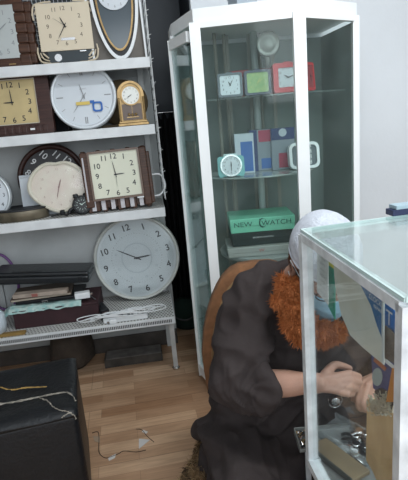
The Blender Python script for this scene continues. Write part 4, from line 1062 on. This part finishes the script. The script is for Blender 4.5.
# beard
BE = [mat('orange_beard', (.36, .105, .025), .75), mat('dark_orange_beard', (.20, .05, .015), .8), mat('light_orange_beard', (.50, .18, .05), .7)]
bm = B(); BP = []
for (px, py, Y, r_) in ((296, 284, 1.195, .020), (288, 290, 1.19, .027), (293, 308, 1.175, .034), (303, 322, 1.165, .036), (312, 332, 1.155, .036), (292, 323, 1.17, .030), (324, 334, 1.15, .034), (336, 332, 1.155, .026), (280, 300, 1.19, .024), (282, 282, 1.20, .018), (301, 334, 1.165, .030)):
    c_ = at(px, py, Y); BP.append((c_, r_)); sphere(bm, c_, r_*.80, 16, 10)
beard = voxel(bm, 'beard', BE[0], .004, man, 2)
me = beard.data
for v in me.vertices: v.co += v.normal*.010*noise.noise(v.co*60)
base_v = [(v.co.copy(), v.normal.copy()) for v in me.vertices]
bm = B(); bm.from_mesh(me)
for k in range(6500):
    p, n_ = rnd.choice(base_v); d = (n_*.7+V((rnd.uniform(-.5, .5), rnd.uniform(-.5, .5), rnd.uniform(-1.0, .25)))).normalized(); L_ = rnd.uniform(.008, .022); s = d.cross(V((.3, .9, .1))).normalized()*rnd.uniform(.0006, .0012)
    mid = p+d*L_*.55+V((rnd.uniform(-.003, .003), 0, rnd.uniform(-.003, .003))); tip = mid+(d+V((rnd.uniform(-.8, .8), 0, rnd.uniform(-.8, .5)))).normalized()*L_*.5
    q = [bm.verts.new(c_) for c_ in (p-s, p+s, mid+s, tip, mid-s)]; bm.faces.new(q).material_index = rnd.choice((0, 1, 2, 0))
bm.to_mesh(me); bm.free(); me.materials.clear(); [me.materials.append(x) for x in BE]; beard['label'] = 'bushy henna orange beard'
# hair by the nape and temple
bm = B()
for k in range(900):
    a = rnd.uniform(-.9, 1.0); z_ = rnd.uniform(-.50, -.1)*.094; s = -1 if rnd.random() < .7 else 1
    p = V((s*.078*cos(a*1.0), .018+.10*sin(a), .02+z_)); q0 = HM @ p; d = (HM.to_3x3() @ V((s*.4, .2, -.9+rnd.uniform(-.3, .3)))).normalized(); L_ = rnd.uniform(.008, .018); w_ = d.cross(V((0, 1, .2))).normalized()*.0009
    bm.faces.new([bm.verts.new(c_) for c_ in (q0-w_, q0+w_, q0+d*L_)])
obj('hair', bm, mat('henna_hair', (.16, .06, .025), .8), man)

# ------------------------------------------------------------ glass counter
ZT, ZF = 1.05, .50
K0 = atz(305, 232, ZT); K1 = atz(407, 300, ZT)
rear = V((.97, .20, 0)).normalized(); side = (K1-K0); side.z = 0
K3 = K0+rear*.62; K2 = K1+rear*.62
ctr = thing('display_counter', 'aluminium framed glass display counter at the right front', 'counter', (K0.x, K0.y, 0))
def kc(P, z): return V((P.x-K0.x, P.y-K0.y, z))
def cbeam(name, P, Q, zP, zQ, w_, t_, m=ALU, up=None, par=ctr):
    bm = B(); beam(bm, kc(P, zP), kc(Q, zQ), w_, t_, up=up); return obj(name, bm, m, par)
wu = V((0, 1, 0))
for P in (K0, K1, K2, K3): cbeam('post', P, P, ZF-.02, ZT-.006, (.022 if P is K1 else .023), (.018 if P is K1 else .021), up=(side.x, side.y, 0))
for P, Q in ((K0, K1), (K1, K2), (K3, K0), (K2, K3)):
    up_ = ((Q-P).y, -(Q-P).x, 0)
    cbeam('top_rail', P, Q, ZT-.009, ZT-.009, .016, .022, up=up_)
    cbeam('bottom_rail', P, Q, ZF-.008, ZF-.008, .020, .026, up=up_)
    cbeam('lower_rail', P, Q, ZF-.10, ZF-.10, .02, .024, up=up_)
bm = B(); prism(bm, [(kc(P, 0).x, kc(P, 0).y) for P in (K0, K1, K2, K3)], ZF-.012, ZF-.004, plane='XY'); obj('deck', bm, mat('grey_deck', (.20, .20, .19), .6, 0, .4, 12), ctr)
bm = B(); prism(bm, [(kc(P, 0).x, kc(P, 0).y) for P in (K0, K1, K2, K3)], ZF-.46, ZF-.09, plane='XY'); obj('base_cabinet', bm, mat('grey_base', (.42, .45, .46), .5, 0, .2, 8), ctr)
CG = glass('counter_glass', (.96, .98, .98), .025, (.75, .82, .84), 1.0, .02, 1.25); CT = glass('counter_top_glass', (.90, .95, .94), .09, (.74, .80, .80), 1.0, .05)
def cpane(name, P, Q, z0, z1, m):
    d = (Q-P).normalized(); bm = B(); beam(bm, kc(P+d*.014, (z0+z1)/2), kc(Q-d*.014, (z0+z1)/2), z1-z0, .003, up=(d.y, -d.x, 0)); return obj(name, bm, m, ctr)
cpane('side_glass', K0, K1, ZF+.004, ZT-.024, CG); cpane('front_glass', K1, K2, ZF+.004, ZT-.024, CG); cpane('right_glass', K2, K3, ZF+.004, ZT-.024, CG)
ov = .006
bm = B(); pt = [K0-rear*ov-side.normalized()*ov, K1-rear*ov+side.normalized()*ov, K2+rear*ov+side.normalized()*ov, K3+rear*ov-side.normalized()*ov]
prism(bm, [(kc(P, 0).x, kc(P, 0).y) for P in pt], ZT, ZT+.006, plane='XY'); obj('top_glass', bm, CT, ctr)
bm = B()
for P, Q in zip(pt, pt[1:]+pt[:1]): beam(bm, kc(P, ZT+.003), kc(Q, ZT+.003), .0062, .004, up=((Q-P).y, -(Q-P).x, 0))
obj('glass_edge', bm, mat('pale_glass_edge', (.55, .68, .66), .2), ctr)

# sheets standing just inside the side glass
sn = V((-side.y, side.x, 0)).normalized()
if sn.dot(rear) < 0: sn = -sn
def sp(px, py, off): return onplane(px, py, K0+sn*off, sn)
def sheet(name, label, cat, pix, off, m, th=.0012, parent=None, curl=0):
    P = [sp(x, y, off) for x, y in pix]; c_ = P[0]
    bm = B(); a = [bm.verts.new(p-c_) for p in P]; b = [bm.verts.new(p-c_+sn*th) for p in P]; bm.faces.new(a); bm.faces.new(b[::-1]); n = len(P)
    for i in range(n): bm.faces.new((a[i], b[i], b[(i+1) % n], a[(i+1) % n]))
    o = obj(name, bm, m); o.location = c_
    if parent: o.parent = parent; o.matrix_parent_inverse = Matrix(); o.location = c_-parent.location
    else: tag(o, label, cat)
    return o
def sheet_text(parent, off, rows, m):
    bm = B()
    for (x, y, s, size) in rows:
        p = sp(x, y, off)-parent.location; d = side.normalized(); M = Matrix((d, sn, V((0, 0, 1)))).transposed().to_4x4(); M.translation = p
        letters(bm, s, 0, 0, size, 0, M=M)
    o = obj('lettering', bm, m, parent); return o
PAPER = mat('white_leaflet', (.62, .64, .62), .7)
s1 = sheet('leaflet', 'white printed leaflet inside the counter glass beside the corner post', 'leaflet', [(317, 248), (328, 255), (328, 305), (317, 292)], .020, PAPER)
sheet_text(s1, .0185, [(322.5, 259+k*5.6, 'WATCH', .0075) for k in range(7)], GREYINK)
s2 = sheet('leaflet', 'green leaflet with yellow top inside the counter glass', 'leaflet', [(328, 255), (335, 260), (335, 320), (328, 306)], .030, mat('green_leaflet', (.03, .33, .22), .6))
sheet('yellow_band', None, None, [(328.5, 256), (334.5, 260), (334, 269), (328.5, 265)], .0285, mat('yellow_leaflet', (.6, .55, .08), .6), parent=s2)
# pale poster curving below, blue printing at the upper corner
PALE = mat('pale_poster', (.60, .59, .48), .6, 0, 0, 6, col2=(.72, .75, .70))
s3 = sheet('poster', 'large pale poster with blue corner hanging inside the counter side glass', 'poster', [(333, 257), (345, 263), (384, 287), (384, 365), (374, 357), (362, 347), (350, 335), (341, 314), (335, 285)], .016, PALE)
BLU = mat('poster_blue', (.025, .14, .34), .5)
sheet('blue_corner', None, None, [(351, 267), (382.5, 286), (382.5, 340), (377, 326), (371, 306), (362, 288)], .0140, BLU, parent=s3)
sheet_text(s3, .0125, [(368, 284, 'WATCH', .014), (376, 290, '&', .016), (375, 300, 'CLOCK', .012), (378, 309, 'REPAIR', .009)], WHITEINK)
sheet('white_edge_strip', None, None, [(381.5, 286), (383.5, 287), (383.5, 364), (381.5, 362)], .0125, mat('strip_white', (.6, .64, .64), .5), parent=s3)
s4 = sheet('sign_card', 'bright blue card with a white letter T by the near counter post', 'card', [(384, 296), (388, 299), (393, 308), (398, 320), (398, 342), (384, 342)], .024, mat('bright_blue', (.01, .17, .55), .45))
sheet_text(s4, .0225, [(389, 318, 'T', .034)], WHITEINK)
s5 = sheet('crumpled_wrapper', 'grey brown crumpled wrapper below the bright blue card', 'wrapper', [(384, 325), (391, 330), (399, 342), (399, 366), (384, 358)], .020, mat('grey_brown_paper', (.25, .21, .17), .7, 0, 0, 30, col2=(.10, .08, .07)))
s6 = sheet('product_box', 'dark blue product box with orange stripe below the pale poster', 'box', [(371, 350), (384, 352), (399, 358), (398, 400), (384, 398), (373, 388)], .045, mat('deep_blue_box', (.03, .05, .20), .45), th=.03)
sheet('orange_stripe', None, None, [(374.5, 357), (386, 368), (384.5, 371), (373.5, 361)], .0435, mat('orange_print', (.45, .12, .03), .5), parent=s6)
sheet('white_stripe', None, None, [(377, 352), (394, 366), (393, 369), (376, 355)], .0430, WHITEINK, parent=s6)
sheet('oval_mark', None, None, [(373+4+5*cos(2*pi*k/16), 377+9*sin(2*pi*k/16)) for k in range(16)], .0430, mat('grey_oval', (.35, .42, .42), .5), parent=s6)
s7 = sheet('orange_card', 'orange card leaning beside the near counter post', 'card', [(392, 368), (398, 370), (398, 402), (386, 402)], .036, mat('orange_card', (.62, .22, .02), .5))
# timber board standing in the case with chips on top
s8 = sheet('wooden_board', 'pale yellow wooden board standing inside the counter under the hand', 'board', [(367, 399), (399, 412), (401, 520), (385, 500), (372, 470), (366, 460)], .050, wood_mat('pale_ply', (.52, .34, .16), (.68, .47, .24), .6, (6, 6, 2)), th=.014)
bm = B(); ctp = sp(382, 408, .055)
for k in range(230):
    px, py = rnd.gauss(381, 7), rnd.gauss(405, 5.0); 
    if not (367 < px < 398 and 392 < py < 420): continue
    p = sp(px, py, .046-.006*rnd.random())-ctp; a = rnd.uniform(0, pi); d = V((cos(a)*side.normalized().x, cos(a)*side.normalized().y, sin(a)))
    beam(bm, p-d*.004, p+d*.004, .003, .0015)
o = obj('wood_chips', bm, mat('pale_chips', (.45, .40, .30), .8)); o.location = ctp; tag(o, 'pale wood chips and shreds at the top of the wooden board', 'chips', kind='stuff')
sheet('black_pouch', 'black rubber pouch tucked between the hand and the wooden board', 'pouch', [(374, 391), (380, 388), (394, 396), (398, 404), (392, 410), (380, 402)], .042, BLACK, th=.004)

# things on the deck
def deckp(px, py): return atz(px, py, ZF-.003)
rr = random.Random(5)
t = thing('tan_folder', 'tan cardboard folder lying on the counter deck', 'folder', deckp(343, 465), R(-62))
slab('cover', t, -.085, .055, -.028, .028, 0, .010, mat('tan_folder', (.26, .19, .11), .7, 0, .3, 15), .002); slab('edge', t, -.085, .055, -.030, -.026, .0, .016, mat('dark_olive', (.05, .055, .045), .7), .002)
t = thing('clear_tray', 'clear ridged plastic tray on the counter deck behind the folder', 'tray', deckp(350, 441), R(-55))
bm = B(); box(bm, -.08, .08, -.045, -.042, 0, .02); box(bm, -.08, .08, .042, .045, 0, .02); box(bm, -.08, .08, -.045, .045, .0, .003)
obj('shell', bm, glass('clear_plastic', (.85, .88, .88), .25, (.6, .63, .63), 1, .1), t)
for k in range(14):
    px, py = rr.uniform(352, 372), rr.uniform(433, 462)
    p = deckp(px, py); t = thing('wrist_watch', 'loose wrist watch in the heap on the counter deck', 'watch', p+V((0, 0, .002+.004*(k % 3))), rr.uniform(0, 6), 0, 0, 'loose watches on the counter deck')
    bm = B(); lathe(bm, [(.010, 0), (.0115, .002), (.0115, .006), (.0095, .008)], 'Z', 16); obj('case', bm, STEEL, t, True)
    bm = B(); lathe(bm, [(.009, .0078), (.009, .0086)], 'Z', 16); obj('dial', bm, rr.choice([BLACK, WHITEP, mat('brown_dial', (.15, .08, .04), .4)]), t)
    bm = B(); tube(bm, catmull([(-.01, 0, .003), (-.022, 0, .006), (-.036, rr.uniform(-.01, .01), .003)], 4), [(.006, .0015)]*9, 8, ref=(0, 1, 0)); tube(bm, catmull([(.01, 0, .003), (.022, 0, .006), (.036, rr.uniform(-.01, .01), .003)], 4), [(.006, .0015)]*9, 8, ref=(0, 1, 0)); obj('strap', bm, rr.choice([STEEL, BLACK, mat('gunmetal', (0, 0, 0))]), t, True)
# the watch held in the hands
hp_ = at(335, 402, 1.10)
t = thing('wrist_watch', 'steel bracelet watch dangling from the man\'s fingers', 'watch', hp_, 0, 0)
bm = B(); tube(bm, catmull([(-.018, 0, .012), (-.016, 0, -.004), (-.004, .002, -.014), (.010, .002, -.010), (.018, 0, .006), (.016, 0, .016)], 6), [(.006, .0016)]*31, 8, ref=(0, 1, 0)); obj('bracelet', bm, STEEL, t, True)
bm = B(); lathe(bm, [(.010, .004), (.011, 0), (.011, -.004), (.009, -.005)], seg=20, M=Matrix.Translation((0, -.004, .006))); obj('case', bm, STEEL, t, True)
# bench tray with oddments left of the corner post
bt = thing('parts_tray', 'clear tray of watch parts jutting out beside the counter corner post', 'tray', K0+V((-.018, .045, -K0.z)) if False else V((K0.x-.02, K0.y+.055, 0)))
bm = B(); box(bm, .0, .14, -.02, .05, ZF-.014, ZF-.006, .001); box(bm, -.002, .0, -.02, .05, ZF-.014, ZF+.006); box(bm, .0, .14, .048, .051, ZF-.014, ZF+.006)
obj('tray_shell', bm, mat('dull_tray', (.22, .23, .22), .5, .3, .4, 30), bt)
for sx in (.03, .13):
    bm = B(); beam(bm, (sx, .04, 0), (sx, .04, ZF-.014), .012, .012); obj('leg', bm, ALU, bt)
bm = B()
for k in range(150):
    p = V((K0.x+rr.uniform(-.018, .02), K0.y+rr.uniform(.038, .10), ZF-.002+rr.uniform(0, .006))); d = V((rr.gauss(0, 1), rr.gauss(0, 1), rr.gauss(0, .3))).normalized()
    beam(bm, p-d*.004, p+d*.004, .0028, .0018, mi=k % 3)
o = obj('watch_parts', bm, [GOLD, STEEL, BLACK]); tag(o, 'heap of tiny metal watch parts in the tray beside the corner post', 'parts', kind='stuff')
# navy and white box on the far right of the counter top
Pn = atz(399, 216, ZT+.006); t = thing('product_box', 'small navy and white box on the rear right of the counter top', 'box', (Pn.x, Pn.y-.0, ZT+.0065), R(10))
slab('body', t, -.014, .05, 0, .03, 0, .013, mat('navy_box', (.012, .02, .07), .4), .001); slab('lid', t, -.006, .05, 0, .03, .0135, .022, mat('pale_blue_lid', (.35, .46, .52), .5), .001)

# ------------------------------------------------------------ ceiling lamp fitting
t = thing('ceiling_light', 'white tube light fitting on the ceiling', 'ceiling light', RM @ V((.75, -1.4, 2.70)), YAW)
slab('housing', t, -.62, .62, -.03, .03, -.05, 0, WHITEP, .004)
bm = B(); tube(bm, [(-.58, 0, -.07), (.58, 0, -.07)], .014, 12); obj('tube', bm, mat('lit_tube', (1, 1, 1), .5, emit=(.93, .98, 1, 6)), t)
